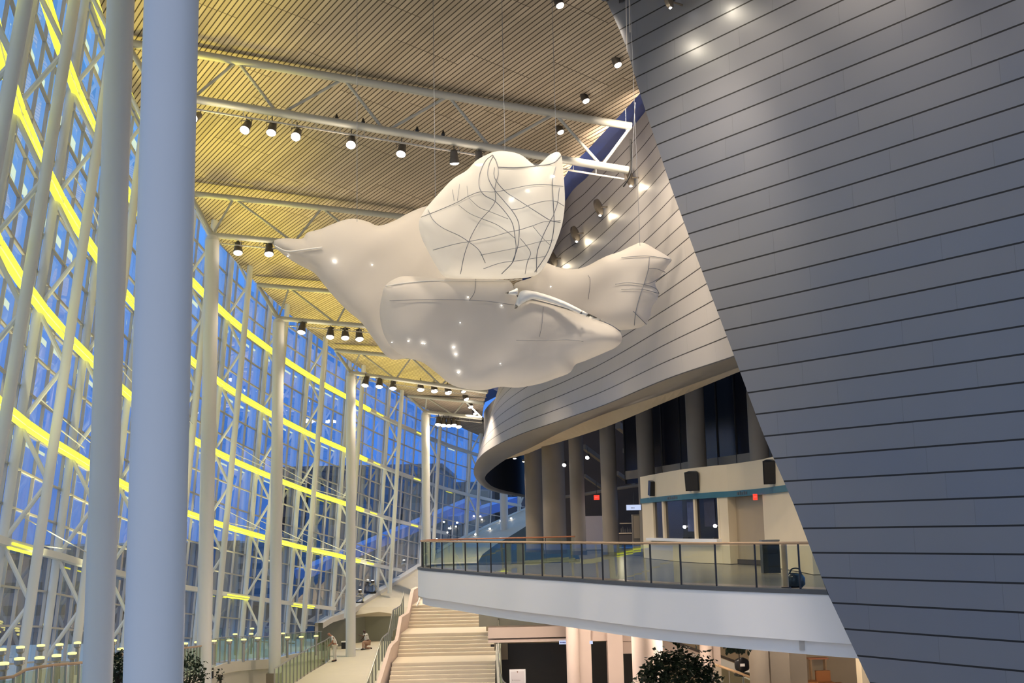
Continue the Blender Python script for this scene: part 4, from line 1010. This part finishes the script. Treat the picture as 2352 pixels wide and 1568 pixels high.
for l, r in (([(1530, 220), (1520, 340), (1475, 490), (1450, 560), (1410, 700), (1390, 790), (1380, 900)], .010), ([(1190, 490), (1310, 475), (1470, 492), (1590, 530), (1630, 585)], .008), ([(1250, 540), (1450, 540), (1620, 580)], .008),
          ([(1470, 490), (1560, 470), (1690, 390)], .008), ([(1370, 760), (1420, 810), (1500, 890)], .009), ([(1250, 225), (1400, 210), (1540, 210), (1730, 240)], .008), ([(920, 400), (940, 460), (920, 640)], .006), ([(1520, 330), (1600, 335), (1690, 370)], .007)):
    rib(zr4(l), fD, r)
for l, r in (([(470, 720), (455, 900), (430, 1020)], .006), ([(200, 1050), (480, 1055), (700, 1045), (870, 1060)], .006), ([(190, 720), (320, 645), (480, 670), (740, 745), (930, 815), (1130, 890), (1240, 960)], .012)): rib(zr4(l), fE, r)
rib([(1093, 640), (1090, 670), (1078, 690)], fB, .007); rib([(886, 657), (930, 650), (990, 645), (1060, 645), (1130, 645), (1200, 642)], fB, .012, 'rim_cord', M['cloth_white'])
rib([(895, 690), (990, 688), (1100, 690), (1180, 700)], fB, .006); rib([(632, 565), (660, 577), (700, 573), (740, 568)], fW, .02, 'fold', M['cloth_white'], .05)
pillow('side_fin', [(1160, 673), (1176, 667), (1189, 662), (1188, 678), (1172, 676)], 26.4, .12, 8, M['cloth_white'], g=6, ripple=0, sub=3)
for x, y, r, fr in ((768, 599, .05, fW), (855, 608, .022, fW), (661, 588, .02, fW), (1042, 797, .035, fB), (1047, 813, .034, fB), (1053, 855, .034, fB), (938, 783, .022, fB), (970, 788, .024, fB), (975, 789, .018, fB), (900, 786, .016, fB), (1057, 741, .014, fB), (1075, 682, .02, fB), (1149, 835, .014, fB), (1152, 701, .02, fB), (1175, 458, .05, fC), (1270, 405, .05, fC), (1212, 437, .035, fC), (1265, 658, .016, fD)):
    mb = MB(); c = P(x, y, fr(V((x, y)))-.04); mb.lathe([(r*.3, -r*.5), (r, 0), (r*.3, r*.5)], c, 10); mb.build('fabric_glint', M['lamp'], SCU, True)  # glowing beads stand in for spotlights shining through the fabric
for x, y in ((820, 505), (1000, 472), (1160, 348), (1278, 350), (1470, 560)):
    a = P(x, y+4, 28.8); b = V((a.x, a.y, zceil(a)-.02)); mb = MB(); mb.tube([a, b], .006, 5); mb.build('suspension_cable', M['wire'], SCU)
for k, (x0, y0, x1, y1, d, lab) in enumerate(((1437, -40, 1440, 118, 29, 'left of the two thin cables dropping past the top corner of the metal wall'), (1444, -40, 1447, 74, 29, 'right of the two thin cables dropping past the top corner of the metal wall'), (1437, 248, 1438, 300, 36.5, 'thin cable dropping from the roof to the end of the nearest truss'), (1459, 235, 1451, 392, 35, 'thin dark cable hanging beside the lower end of the nearest truss'))):
    mb = MB(); mb.tube([P(x0, y0, d), P(x1, y1, d)], .009, 6); tag(mb.build('cable', M['mullion'] if k < 2 else M['wire']), lab, 'cable')
mb = MB(); mb.tube(smooth([P(1448, 320, 36), P(1450, 380, 36), P(1446, 405, 35.9), P(1432, 428, 35.8)], 5), .03, 8); tag(mb.build('cable', M['black']), 'black curved cable end below the truss beside the dark disc lamp', 'cable')
# ================================================================== FIXTURES
def spotlight(c, aim, s, lab, grp, up=.35, heads=1):
    t = thing('track_spotlight', lab, 'spotlight', c, grp)
    d = (V(aim)-c).normalized(); R_ = d.to_track_quat('Z', 'Y').to_matrix()
    mb = MB(); mb.lathe([(.07*s, -.26*s), (.12*s, -.22*s), (.14*s, .0), (.17*s, .16*s), (.17*s, .2*s), (.15*s, .2*s)], c, 16, R_); mb.build('housing', M['fixture'], t, 2)
    mb = MB(); mb.lathe([(.001, .18*s), (.15*s, .19*s), (.155*s, .21*s), (.10*s, .25*s), (.001, .27*s)], c, 16, R_); mb.build('lens', M['lamp'], t, True)
    x = R_ @ V((1, 0, 0)); mb = MB(); mb.tube([c+x*.19*s, c+x*.19*s+V((0, 0, .22*s)), c-x*.19*s+V((0, 0, .22*s)), c-x*.19*s], .018*s, 6); mb.tube([c+V((0, 0, .22*s)), c+V((0, 0, up))], .02*s, 6); mb.build('yoke', M['fixture'], t)
    return t
ladj = ['partly behind the widest column', 'first past the widest column', 'second past the widest column', 'third past the widest column', 'fourth past the widest column', 'fifth past the widest column', 'just left of the sculpture top', 'touching the sculpture top']
for k, (x, y, aim) in enumerate(((450, 268, (-3, -6)), (566, 291, (-1.2, -3)), (625, 295, (-.4, -2)), (682, 308, (-.6, -4)), (807, 325, (.1, -3)), (923, 344, (-.9, -2)), (1043, 361, (.3, 1)), (1100, 363, (.3, 1)))):
    d = lerp(36, 38.5, (x-330)/1113); c = P(x, y, d); spotlight(c, c+V((aim[0]*.6, aim[1], -4)), 1.0, 'large spotlight under the nearest roof truss, '+ladj[k], 'spotlights under the nearest truss', .42)
for x, y, lab in ((547, 570, 'left of the two spotlights beside the sculpture wing tip'), (618, 573, 'spotlight touching the left tip of the sculpture')):
    c = P(x, y, 48.2); spotlight(c, c+V((.3, -1.5, -4)), 1.2, 'dark '+lab, 'spotlights under the second truss', .42)
for k, (x, y) in enumerate(((694, 753), (759, 764), (793, 766), (825, 769))):
    c = P(x, y, 59.8); spotlight(c, c+V((.3*k-.4, -1.5, -4)), 1.3, 'spotlight left of the sculpture under the third truss, %s from the glass wall' % ordw[k], 'spotlights under the third truss', .5)
for k, (x, y) in enumerate(((840, 876), (872, 879), (903, 883), (966, 886), (997, 889), (1028, 893))):
    c = P(x, y, 71.5); spotlight(c, c+V((.3*k-.6, -1.5, -4)), 1.35, 'small spotlight below the sculpture under the fourth truss, %s from the left' % ordw[k], 'spotlights under the fourth truss', .5)
for k, (x, y) in enumerate(((1007, 967), (1019, 969), (1031, 970), (1043, 969), (1053, 972))):
    c = P(x, y, 83.2); spotlight(c, c+V((.1*k-.2, -1.5, -4)), 1.35, 'tiny spotlight under the farthest truss next to the slim column, %s from the left' % ordw[k], 'spotlights under the farthest truss', .5)
# clamps on the chord
for k, (x, y) in enumerate(((512, 236), (583, 248), (773, 270), (834, 280), (958, 299), (1018, 308))):
    p = P(x, y, lerp(36, 38.5, (x-330)/1113)); mb = MB(); mb.lathe([(.05, -.08), (.07, 0), (.015, .14)], p, 6); tag(mb.build('cable_clamp', M['black']), 'small black clamp on the lower tube of the nearest truss, %s from the left' % ordw[k], 'clamp', 'clamps on the nearest truss')
# downlights recessed in the slatted ceiling along its edge
dl = [(1283, 5, 'top middle of the slatted ceiling at the upper picture edge'), (1416, 142, 'slatted ceiling close to the metal wall corner'), (1343, 225, 'slatted ceiling just above the nearest truss end'), (1285, 297, 'slatted ceiling between the tubes of the nearest truss'), (1063, 893, 'far ceiling just below the sculpture'), (1069, 911, 'far ceiling, second below the sculpture'), (1079, 929, 'far ceiling, third below the sculpture'), (1090, 944, 'far ceiling touching the drum')]
for x, y, lab in dl:
    c = PP(x, y, C0-V((0, 0, .1)), CN); t = thing('recessed_downlight', 'bright round downlight in the '+lab, 'downlight', c, 'ceiling downlights')
    s = 1.0 if y < 400 else 1.5
    ax = V((.35, -.2, -1)).normalized(); R_ = ax.to_track_quat('Z', 'Y').to_matrix()
    mb = MB(); mb.lathe([(.10*s, -.25), (.13*s, -.05), (.14*s, .12*s), (.12*s, .12*s)], c, 16, R_); mb.build('housing', M['fixture'], t, 2)
    mb = MB(); mb.lathe([(.001, .1*s), (.12*s, .11*s), (.10*s, .16*s), (.001, .2*s)], c, 14, R_); mb.build('lens', M['lamp'], t, True)
# dark disc lamps standing off the metal skins
def nearest_drum(px, py):
    r = ray(px, py).normalized(); ok, loc, nor, _ = drum.ray_cast(CAM, r); return (loc, nor) if ok else (P(px, py, 45), V((-.5, -.7, -.2)))
bpy.context.view_layer.update()
discs = [(1467, 408, 'largest dark disc lamp on the drum, below the end of the nearest truss'), (1395, 475, 'second dark disc lamp down the drum'), (1340, 535, 'third dark disc lamp down the drum'), (1288, 593, 'lowest dark disc lamp on the drum, touching the sculpture')]
DISC = []
for x, y, lab in discs:
    loc, nor = nearest_drum(x, y)
    if nor.dot(CAM-loc) < 0: nor = -nor
    c = loc+nor*.42; DISC.append((loc, nor)); t = thing('disc_lamp', lab, 'lamp', c, 'disc lamps on the metal drum')
    ax = (V((-.75, .45, -.15))).normalized(); R_ = ax.to_track_quat('Z', 'Y').to_matrix(); s = .37
    mb = MB(); mb.lathe([(s*.5, -.10), (s, -.05), (s, .05), (s*.6, .08)], c, 24, R_); mb.build('disc', M['fixture'], t, 2)
    mb = MB(); mb.tube([c, loc], .035, 8); mb.build('arm', M['fixture'], t)
    mb = MB(); mb.lathe([(.02, -.03), (.07, 0), (.02, .03)], c+V((.06, 0, -s-.02)), 10); mb.build('bulb', M['lamp'], t, True)
loc = onwall(1567, 12); c = loc+WN*.5; t = thing('disc_lamp', 'dark disc lamp at the top edge of the front metal wall', 'lamp', c, 'disc lamps on the metal drum')
ax = (V((-.75, .45, -.15))).normalized(); R_ = ax.to_track_quat('Z', 'Y').to_matrix()
mb = MB(); mb.lathe([(.1, -.10), (.21, -.05), (.21, .05), (.12, .08)], c, 24, R_); mb.build('disc', M['fixture'], t, 2)
mb = MB(); mb.tube([c, loc], .03, 8); mb.build('arm', M['fixture'], t); mb = MB(); mb.lathe([(.02, -.03), (.05, 0), (.02, .03)], c+V((.04, 0, -.2)), 10); mb.build('bulb', M['lamp'], t, True)
# soffit and lounge lights
for x, y, d, lab in ((1182, 1051, 76.5, 'left of the two downlights in the tan soffit of the drum'), (1203.5, 1058, 76.5, 'right of the two downlights in the tan soffit, beside a brown column')):
    c = P(x, y, d); t = thing('recessed_downlight', 'small bright '+lab, 'downlight', c); mb = MB(); mb.lathe([(.13, -.04), (.13, .06), (.10, .09)], c, 14); mb.build('housing', M['fixture'], t); mb = MB(); mb.lathe([(.001, -.09), (.10, -.07), (.10, -.04)], c, 14); mb.build('lens', M['lamp'], t)
for x, y, d, lab in ((1297, 1065, 67, 'small bright spotlight between the second and third brown columns'), (1350, 1048, 65, 'slim bright spotlight right of the third brown column')):
    c = P(x, y, d); spotlight(c, c+V((-1, -3, -2)), .7, lab, None, .5)
# bollard uplights along the glass wall
bl_ = [(8, 1521, 27.6), (45, 1510, 29.5), (91, 1508, 31), (130, 1503, 32.5), (166, 1498, 34.5), (278, 1488, 40), (425, 1476, 49), (453, 1473, 51), (491, 1470, 52.5), (527, 1469, 54), (560, 1467, 55.5), (592, 1464, 57.5), (660, 1462, 61), (692, 1461, 63), (726, 1459, 65)]
bl2 = [(4, 1489, 31), (47, 1484, 33), (94, 1480, 35), (137, 1478, 36.5), (178, 1474, 39), (261, 1469, 44), (540, 1455, 60), (577, 1454, 62), (579, 1442, 66), (650, 1453, 66)]  # second row built as lamps in place of reflections in the glass
k = 0
for row, lst in ((1, bl_), (2, bl2)):
    for x, y, d in lst:
        c = P(x, y, d); zf = c.z-1.05; s = .125 if row == 1 else .115
        k = lst.index((x, y, d))
        t = thing('bollard_light', 'yellow glowing bollard lamp on the terrace or its reflection in the glass, %s from the left in the %s row' % ((ordw+['sixteenth'])[k], 'front' if row == 1 else 'back'), 'lamp', (c.x, c.y, zf), 'yellow bollard lamps and their reflections along the glass wall')
        mb = MB(); mb.lathe([(s*.5, -1.05), (s*.5, -.2), (s*.98, -.15), (s*.98, -.03)], c, 18); mb.build('post', M['steel'], t, 2)
        mb = MB(); mb.lathe([(s*.99, -.05), (s*.99, .0), (s*.6, .012)], c, 18); mb.build('lens', M['led_lamp'], t, 2)
# small lamps along the ramp
rampo = bpy.data.objects['floor_ramp']; bpy.context.view_layer.update()
npl = 0
for x, y in ((1003, 1238), (1034, 1213), (1050, 1200), (1092, 1227), (1125, 1214), (1150, 1196), (1174, 1190)):
    for dy in (4, 10, 16, 24, 34, 46, 60):
        ok, loc, nor, _ = rampo.ray_cast(CAM, ray(x, y+dy).normalized())
        if ok: break
    if not ok: continue
    npl += 1
    t = thing('path_lamp', 'tiny white path lamp on the ramp beyond the balcony tip, %s from the left' % ordw[npl-1], 'lamp', loc, 'path lamps along the ramp'); c = P(x, y, loc.y)
    mb = MB(); mb.lathe([(.03, -.07), (.09, -.03), (.09, .03), (.03, .07)], c, 12); mb.build('lens', M['lamp_soft'], t, True); mb = MB(); mb.tube([c-V((0, 0, .08)), loc], .03, 6); mb.build('post', M['bin'], t)
# floor fixtures on the ramp
for x, y, d, lab in ((827, 1384, 79.5, 'nearest dark floor lamp on the ramp, right of the walkway column'), (856, 1361, 83, 'middle dark floor lamp on the ramp'), (928, 1312, 90, 'farthest dark floor lamp on the ramp, next to the balcony tip')):
    c = P(x, y, d); t = thing('floor_floodlight', lab, 'lamp', c)
    mb = MB(); mb.box(c+V((0, 0, .04)), .5, .4, .08); mb.build('base', M['black'], t); mb = MB(); mb.tube(smooth([c+V((.15, 0, .08)), c+V((.22, 0, .4)), c+V((.02, 0, .62)), c+V((-.2, 0, .5))], 4), .08, 10); mb.build('arm', M['steel'], t, True)
    mb = MB(); mb.lathe([(.05, -.1), (.13, 0), (.13, .12)], c+V((0, 0, .72)), 12); mb.build('head', M['fixture'], t, 2); mb = MB(); mb.lathe([(.02, 0), (.1, .01), (.05, .05)], c+V((0, 0, .84)), 12); mb.build('lens', M['lamp_soft'], t)
# ================================================================== PLANTS
def plant(label, c, rx, rz, n_, leaf, stem_to, name='potted_tree', shell=.55):
    t = thing(name, label, 'plant', V((c.x, c.y, stem_to))); mb = MB()
    for i in range(n_):
        a = random.uniform(0, 2*math.pi); b = math.acos(random.uniform(-1, 1)); r = random.uniform(shell, 1)**.6*(1+.16*math.sin(5*a+3*b)+.1*math.sin(9*a-4*b))
        p = c+V((math.sin(b)*math.cos(a)*rx*r, math.sin(b)*math.sin(a)*rx*r, math.cos(b)*rz*r))
        d = V((random.uniform(-1, 1), random.uniform(-1, 1), random.uniform(-.8, .6))).normalized(); s = d.cross(V((random.random(), random.random(), 1))).normalized(); n2 = d.cross(s)
        L = leaf*random.uniform(.7, 1.3); w_ = L*.32
        mb.add([p, p+d*L*.5+s*w_+n2*L*.06, p+d*L, p+d*L*.5-s*w_+n2*L*.06], [(0, 1, 2, 3)])
    tag(mb.build('foliage', M['leaf'], t, fix=False), kind='stuff')
    mb = MB(); mb.tube([(c.x, c.y, stem_to+.3), (c.x+.05, c.y, (stem_to+c.z)/2), c], [.07, .06, .04], 8)
    for i in range(7):
        a = i*.9; mb.tube([c-V((0, 0, rz*.5)), c+V((math.cos(a)*rx*.6, math.sin(a)*rx*.6, rz*.3))], [.03, .012], 5)
    mb.build('trunk', M['bark'], t)
    mb = MB(); mb.lathe([(rx*.32, 0), (rx*.42, .45), (rx*.45, .5), (rx*.40, .5), (rx*.38, .42)], V((c.x, c.y, stem_to)), 20); mb.build('pot', M['bin'], t, 2)
    return t
plant('dark green bushy tree under the balcony in front of the pinkish columns', P(1557, 1560, 40), 1.28, .95, 3000, .19, .02)
plant('dark bush at the foot of the widest white column', P(428, 1566, 36), .62, .80, 1300, .12, 1.6, 'potted_shrub')
plant('dark bush in the gap between the two nearest white columns', P(272, 1545, 26), .32, .50, 600, .10, 2.0, 'potted_shrub')
plant('sparse leafy sprig in front of the pale retaining wall', P(506, 1556, 44), .14, .36, 60, .13, 1.2, 'potted_sprig', .2)
c = P(1693, 1478, 42); t = thing('hanging_plant', 'dark leaves hanging from the balcony underside above the black chair', 'plant', c); mb = MB()
for i in range(120):
    p = c+V((random.uniform(-.45, .45), random.uniform(-.2, .2), random.uniform(-.25, .12))); d = V((random.uniform(-.6, .6), random.uniform(-.4, .4), -1)).normalized(); s = d.cross(V((random.random()-.5, 1, .2))).normalized(); L = .17
    mb.add([p, p+d*L*.5+s*.05, p+d*L, p+d*L*.5-s*.05], [(0, 1, 2, 3)])
tag(mb.build('foliage', M['leaf'], t, fix=False), kind='stuff'); mb = MB(); mb.tube([c+V((0, 0, .1)), V((c.x, c.y, ZB-1.48))], .02, 6); mb.build('stem', M['bark'], t)
mb = MB(); mb.tube([c+V((.05, 0, 0)), c+V((.05, 0, -.9))], .02, 6); mb.build('stem', M['bark'], t)
# ================================================================== PEOPLE
def skin(name, joints, edges, mat, parent, root=0, lev=2):
    me = bpy.data.meshes.new(name); me.from_pydata([V(j[0]) for j in joints], edges, []); me.materials.append(mat)
    o = bpy.data.objects.new(name, me); COL.objects.link(o)
    bm = bmesh.new(); bm.from_mesh(me); ly = bm.verts.layers.skin.verify()
    for v, j in zip(bm.verts, joints): r = j[1]; v[ly].radius = (r, r) if not isinstance(r, tuple) else r; v[ly].use_root = False
    bm.verts.ensure_lookup_table(); bm.verts[root][ly].use_root = True; bm.to_mesh(me); bm.free()
    md = o.modifiers.new('skin', 'SKIN'); md.use_smooth_shade = True
    sd = o.modifiers.new('sub', 'SUBSURF'); sd.levels = lev; sd.render_levels = lev
    if parent: o.parent = parent
    return o
def person(label, loc, rz, J, top, bottom, skinm, hairm, cap=None):
    t = thing('person', label, 'person', loc); t.rotation_euler = (0, 0, rz)
    names = list(J); idx = {n: i for i, n in enumerate(names)}
    ed = [('pelvis', 'belly'), ('belly', 'chest'), ('chest', 'neck'), ('neck', 'jaw'), ('jaw', 'skull'), ('skull', 'crown')]
    for s in 'LR': ed += [('pelvis', 'hip'+s), ('hip'+s, 'knee'+s), ('knee'+s, 'ankle'+s), ('ankle'+s, 'toe'+s), ('chest', 'sho'+s), ('sho'+s, 'elb'+s), ('elb'+s, 'wri'+s), ('wri'+s, 'palm'+s)]
    jl = [J[n] for n in names]; el = [(idx[a], idx[b]) for a, b in ed]
    for s in 'LR':
        w_, p_ = V(J['wri'+s][0]), V(J['palm'+s][0]); d = (p_-w_).normalized(); x = d.cross(V((0, 0, 1)));
        x = x.normalized() if x.length > .1 else V((0, 1, 0)); n2 = d.cross(x)
        for k, (o_, L) in enumerate(((-.03, .07), (-.01, .08), (.01, .075), (.028, .06))):
            a = p_+x*o_+d*.02; b = a+d*L*.55+n2*.008; c = a+d*L+n2*.03
            i0 = len(jl); jl += [(a, .0095), (b, .0085), (c, .007)]; el += [(idx['palm'+s], i0), (i0, i0+1), (i0+1, i0+2)]
        a = w_.lerp(p_, .5)-x*.035; b = a-x*.02+d*.035; i0 = len(jl); jl += [(a, .011), (b, .009)]; el += [(idx['wri'+s], i0), (i0, i0+1)]
    skin('body', jl, el, skinm, t)
    g = lambda n, k: (V(J[n][0]), J[n][1]*k if not isinstance(J[n][1], tuple) else J[n][1][0]*k)
    sh = ['pelvis', 'belly', 'chest', 'neck', 'shoL', 'elbL', 'shoR', 'elbR']; si = {n: i for i, n in enumerate(sh)}
    sj = [g(n, 1.14) for n in sh]; sj[3] = (V(J['chest'][0]).lerp(V(J['neck'][0]), .75), .07)
    for s in 'LR': sj[si['elb'+s]] = (V(J['sho'+s][0]).lerp(V(J['elb'+s][0]), .7), .062)
    skin('shirt', sj, [(0, 1), (1, 2), (2, 3), (2, 4), (4, 5), (2, 6), (6, 7)], top, t)
    tr = ['pelvis', 'hipL', 'kneeL', 'ankleL', 'hipR', 'kneeR', 'ankleR']
    skin('trousers', [g(n, 1.22) for n in tr], [(0, 1), (1, 2), (2, 3), (0, 4), (4, 5), (5, 6)], bottom, t)
    for s in 'LR':
        a, b = V(J['ankle'+s][0]), V(J['toe'+s][0]); skin('shoe', [(a.lerp(b, -.25)-V((0, 0, .035)), .045), (a.lerp(b, .4)-V((0, 0, .02)), .05), (b, .04)], [(0, 1), (1, 2)], M['black'], t)
    hd, cr_, jw = V(J['skull'][0]), V(J['crown'][0]), V(J['jaw'][0]); upv = (cr_-jw).normalized(); f = V(J['face']) if 'face' in J and not isinstance(J['face'], tuple) else FACE
    side = upv.cross(f).normalized()
    mb = MB(); mb.lathe([(.012, -.02), (.016, 0), (.004, .03)], hd+f*.10-upv*.02, 8, f.to_track_quat('Z', 'Y').to_matrix()); mb.build('nose', skinm, t, True)
    for s in (-1, 1):
        mb = MB(); mb.lathe([(.002, -.006), (.012, 0), (.002, .006)], hd+f*.085+side*.033*s+upv*.012, 8, f.to_track_quat('Z', 'Y').to_matrix()); mb.build('eye', M['black'], t)
        mb = MB(); mb.lathe([(.006, -.03), (.02, 0), (.006, .03)], hd+side*.092*s-f*.01, 8, upv.to_track_quat('Z', 'Y').to_matrix()); mb.build('ear', skinm, t)
    mb = MB(); mb.box(hd+f*.088-upv*.055, .035, .035, .008); mb.build('mouth', M['hair'], t)
    R_ = (upv-f*.25).normalized().to_track_quat('Z', 'Y').to_matrix(); c = hd+upv*.015-f*.015
    mb = MB(); mb.lathe([(.107, -.02), (.112, .03), (.10, .075), (.06, .112), (.01, .125)], c, 18, R_); mb.build('cap' if cap else 'hair', cap or hairm, t, True)
    return t
FACE = V((1, 0, -.5)).normalized()
Js = {'pelvis': ((0, 0, .95), .15), 'belly': ((.03, 0, 1.1), .135), 'chest': ((.12, 0, 1.33), .15), 'neck': ((.24, 0, 1.49), .055), 'jaw': ((.30, 0, 1.52), .07), 'skull': ((.36, 0, 1.57), .095), 'crown': ((.39, 0, 1.64), .07)}
for s, y in (('L', 1), ('R', -1)):
    Js.update({'hip'+s: ((0, .09*y, .88), .10), 'knee'+s: ((.02+.03*y, .1*y, .48), .065), 'ankle'+s: ((-.02+.05*y, .1*y, .09), .045), 'toe'+s: ((.15+.05*y, .11*y, .045), .035), 'sho'+s: ((.13, .19*y, 1.40), .065), 'elb'+s: ((.14, .22*y, 1.12), .048), 'wri'+s: ((.30, .15*y, .96), .034), 'palm'+s: ((.36, .13*y, .92), .036)})
p = PZ(769, 1519, 1.0); tp_ = person('person in white work clothes with brown hair, standing bent by the walkway railing', p, math.pi+.15, Js, M['cloth_white'], M['cloth_white'], M['skin_warm'], M['hair'])
FACE = V((1, 0, -.25)).normalized()
Jk = {'pelvis': ((0, 0, .50), .15), 'belly': ((.05, 0, .66), .14), 'chest': ((.12, 0, .88), .155), 'neck': ((.17, 0, 1.04), .055), 'jaw': ((.20, 0, 1.08), .07), 'skull': ((.22, 0, 1.15), .095), 'crown': ((.22, 0, 1.23), .07),
 'hipL': ((.02, .1, .46), .105), 'kneeL': ((.38, .16, .50), .07), 'ankleL': ((.36, .16, .09), .045), 'toeL': ((.52, .17, .045), .035), 'shoL': ((.13, .2, .96), .065), 'elbL': ((.36, .22, .86), .048), 'wriL': ((.58, .14, .95), .034), 'palmL': ((.65, .12, .97), .036),
 'hipR': ((-.02, -.1, .44), .105), 'kneeR': ((.12, -.14, .08), .07), 'ankleR': ((-.28, -.14, .07), .045), 'toeR': ((-.38, -.14, .04), .035), 'shoR': ((.13, -.2, .96), .065), 'elbR': ((.20, -.26, .72), .048), 'wriR': ((.38, -.2, .62), .034), 'palmR': ((.45, -.18, .60), .036)}
p = PZ(844, 1491, 1.0); person('person in a white shirt and pale cap, kneeling beside the walkway column', p, math.pi+.5, Jk, M['cloth_white'], M['cloth_tan'], M['skin'], M['hair'], M['cloth_white'])
# dust sheet and bucket around the column
c = PZ(822, 1491, 1.0); mb = MB(); mb.grid([[c+V((math.cos(a)*r_*1.0, math.sin(a)*r_*.7, .02+.05*math.sin(a*7+r_*9)**2)) for a in [k*math.pi/10 for k in range(21)]] for r_ in (.02, .25, .45, .6)]); tag(mb.build('dust_sheet', M['cloth_white'], sm=True), 'crumpled white dust sheet on the floor at the walkway column', 'cloth')
c = PZ(791, 1489, 1.0); t = thing('tool_bag', 'black and white tool bag on the floor left of the walkway column', 'bag', c); mb = MB(); mb.box(c+V((0, 0, .2)), .32, .45, .4); mb.build('body', M['black'], t); mb = MB(); mb.box(c+V((.05, 0, .43)), .5, .4, .06); mb.build('flap', M['cloth_white'], t)
# ================================================================== LIGHTS
WARM = (1, .83, .64); YEL = (1, .84, .03)
for k in (0, 1, 2, 3, 4):
    a0, a1, b0, b1 = TRI[k]
    for f in (.12, .37, .62, .87):
        q = b0.lerp(b1, f)-V((0, 0, .8)); lamp('SPOT', q, 1000 if k < 2 else 1700, WARM, q-V((-1.5, 0, 8)), spot_size=1.7, spot_blend=.7, shadow_soft_size=.2)
        q = b0.lerp(b1, f)-V((0, 0, 1.6)); lamp('SPOT', q, 125, WARM, q+V((0, 0, 4)), spot_size=2.7, spot_blend=.6, shadow_soft_size=.4)  # added uplight without a fixture, only brightens the ceiling
# added unseen fill lamps over the photographer
for x in (-6, -1, 4):
    q = onceil(x, 25)-V((0, 0, 2.6)); lamp('SPOT', q, 2600, WARM, (x*.7, 33, 8), spot_size=1.5, spot_blend=.8, shadow_soft_size=.4)
    q = onceil(x, 25)-V((0, 0, 3.6)); lamp('SPOT', q, 170, WARM, q+V((0, 0, 4)), spot_size=2.7, spot_blend=.6, shadow_soft_size=.4)
# yellow uplights washing the roof edge and the tubes
for u in (-1.9, -1.4, -.9, -.4, .1, .6, 1.1, 1.6, 2.1, 2.6):
    q = fpt(u, ztop(u)-8, 2.4); lamp('SPOT', q, 2000, YEL, fpt(u, ztop(u)+2, 4.2), spot_size=1.25, spot_blend=1, shadow_soft_size=.4)
# ceiling downlights wash the metal skins
for x, y, s in ((1283, 5, 900), (1416, 142, 1800), (1343, 225, 1800), (1285, 297, 1800)):
    c = PP(x, y, C0-V((0, 0, .5)), CN); lamp('SPOT', c, s, WARM, c+V((4.0, 4.0, -5)), spot_size=1.6, spot_blend=.7, shadow_soft_size=.12)
for x in (1.5, 4.2):
    c = onceil(x+1.2, 27-x)-V((0, 0, .8)); lamp('SPOT', c, 1500, WARM, c+V((1.2, 2.0, -5)), spot_size=1.5, spot_blend=.9, shadow_soft_size=.2)
for x, y in ((1063, 893), (1079, 929)):
    c = PP(x, y, C0-V((0, 0, .6)), CN); lamp('SPOT', c, 1200, WARM, c+V((2.0, -1.0, -5)), spot_size=1.9, spot_blend=.7, shadow_soft_size=.15)
for loc, nor in DISC:
    c = loc+nor*.35+V((.25, -.1, -.45)); lamp('POINT', c, 14, (1, .86, .62), shadow_soft_size=.05)
c = onwall(1660, 20)+WN*.5; lamp('POINT', c, 22, (1, .86, .62), shadow_soft_size=.05)
c = onwall(1575, 105)+WN*.5; lamp('POINT', c, 22, (1, .86, .62), shadow_soft_size=.05)
# lounge and booth
for px, d in ((1540, 43.5), (1680, 39)):
    c = P(px, 960, d); lamp('SPOT', V((c.x, d, CZ+4.6)), 125, (1, .82, .55), bpt(px+20, CZ+.3), spot_size=1.7, spot_blend=.8, shadow_soft_size=.3)
for x, y, d in ((1182, 1051, 76.5), (1203, 1058, 76.5)):
    lamp('SPOT', P(x, y, d)-V((0, 0, .2)), 300, WARM, P(x, y, d)-V((-1, 0, 5)), spot_size=1.9, spot_blend=.5, shadow_soft_size=.1)
lamp('POINT', P(1420, 1190, 66.5), 60, WARM, shadow_soft_size=.3)
# lower lobby under the balcony
for x in (-2, 2.2, 6.5, 10.5):
    lamp('POINT', (x, 45-x*.2, ZB-2.1), 260, (1, .84, .70), shadow_soft_size=.35)

# added unseen spots below the sculpture, in place of warm bounce from the floor
for x, y in ((-4, 27), (1.5, 25)):
    lamp('SPOT', (x, y, 1.0), 1500, (1, .9, .8), P(1120, 700, 28), spot_size=.9, spot_blend=.8, shadow_soft_size=.4)

lamp('POINT', (13.2, 50, 4.2), 260, (1, .78, .5), shadow_soft_size=.3)  # added lamp brightening the tan wall under the balcony

# downlights along the roof edge turned towards the drum
for (x, y), (tx, ty), s in (((1462, 228), (1510, 420), 900), ((1385, 310), (1440, 470), 2000), ((1318, 385), (1370, 540), 2600)):
    c = PP(x, y, C0-V((0, 0, .9)), CN); lamp('SPOT', c, s, WARM, nearest_drum(tx, ty)[0], spot_size=1.3, spot_blend=.9, shadow_soft_size=.15)
q = onceil(3, 17)-V((0, 0, 2.6)); lamp('SPOT', q, 900, WARM, onwall(2150, 150), spot_size=1.5, spot_blend=1, shadow_soft_size=.4)  # added unseen spot warming the top of the front metal wall
# light of the yellow bollards grazing up the glass wall
for u in [-1.6+.5*i for i in range(9)]:
    lamp('SPOT', fpt(u+.2, zterr(u)+1.3, 2.2), 2600, (1, .93, .45), fpt(u+.2, ztop(u), .6), spot_size=1.2, spot_blend=.9, shadow_soft_size=.15)

lamp('POINT', P(1185, 500, 27.9), 25, (1, .95, .85), shadow_soft_size=.25)
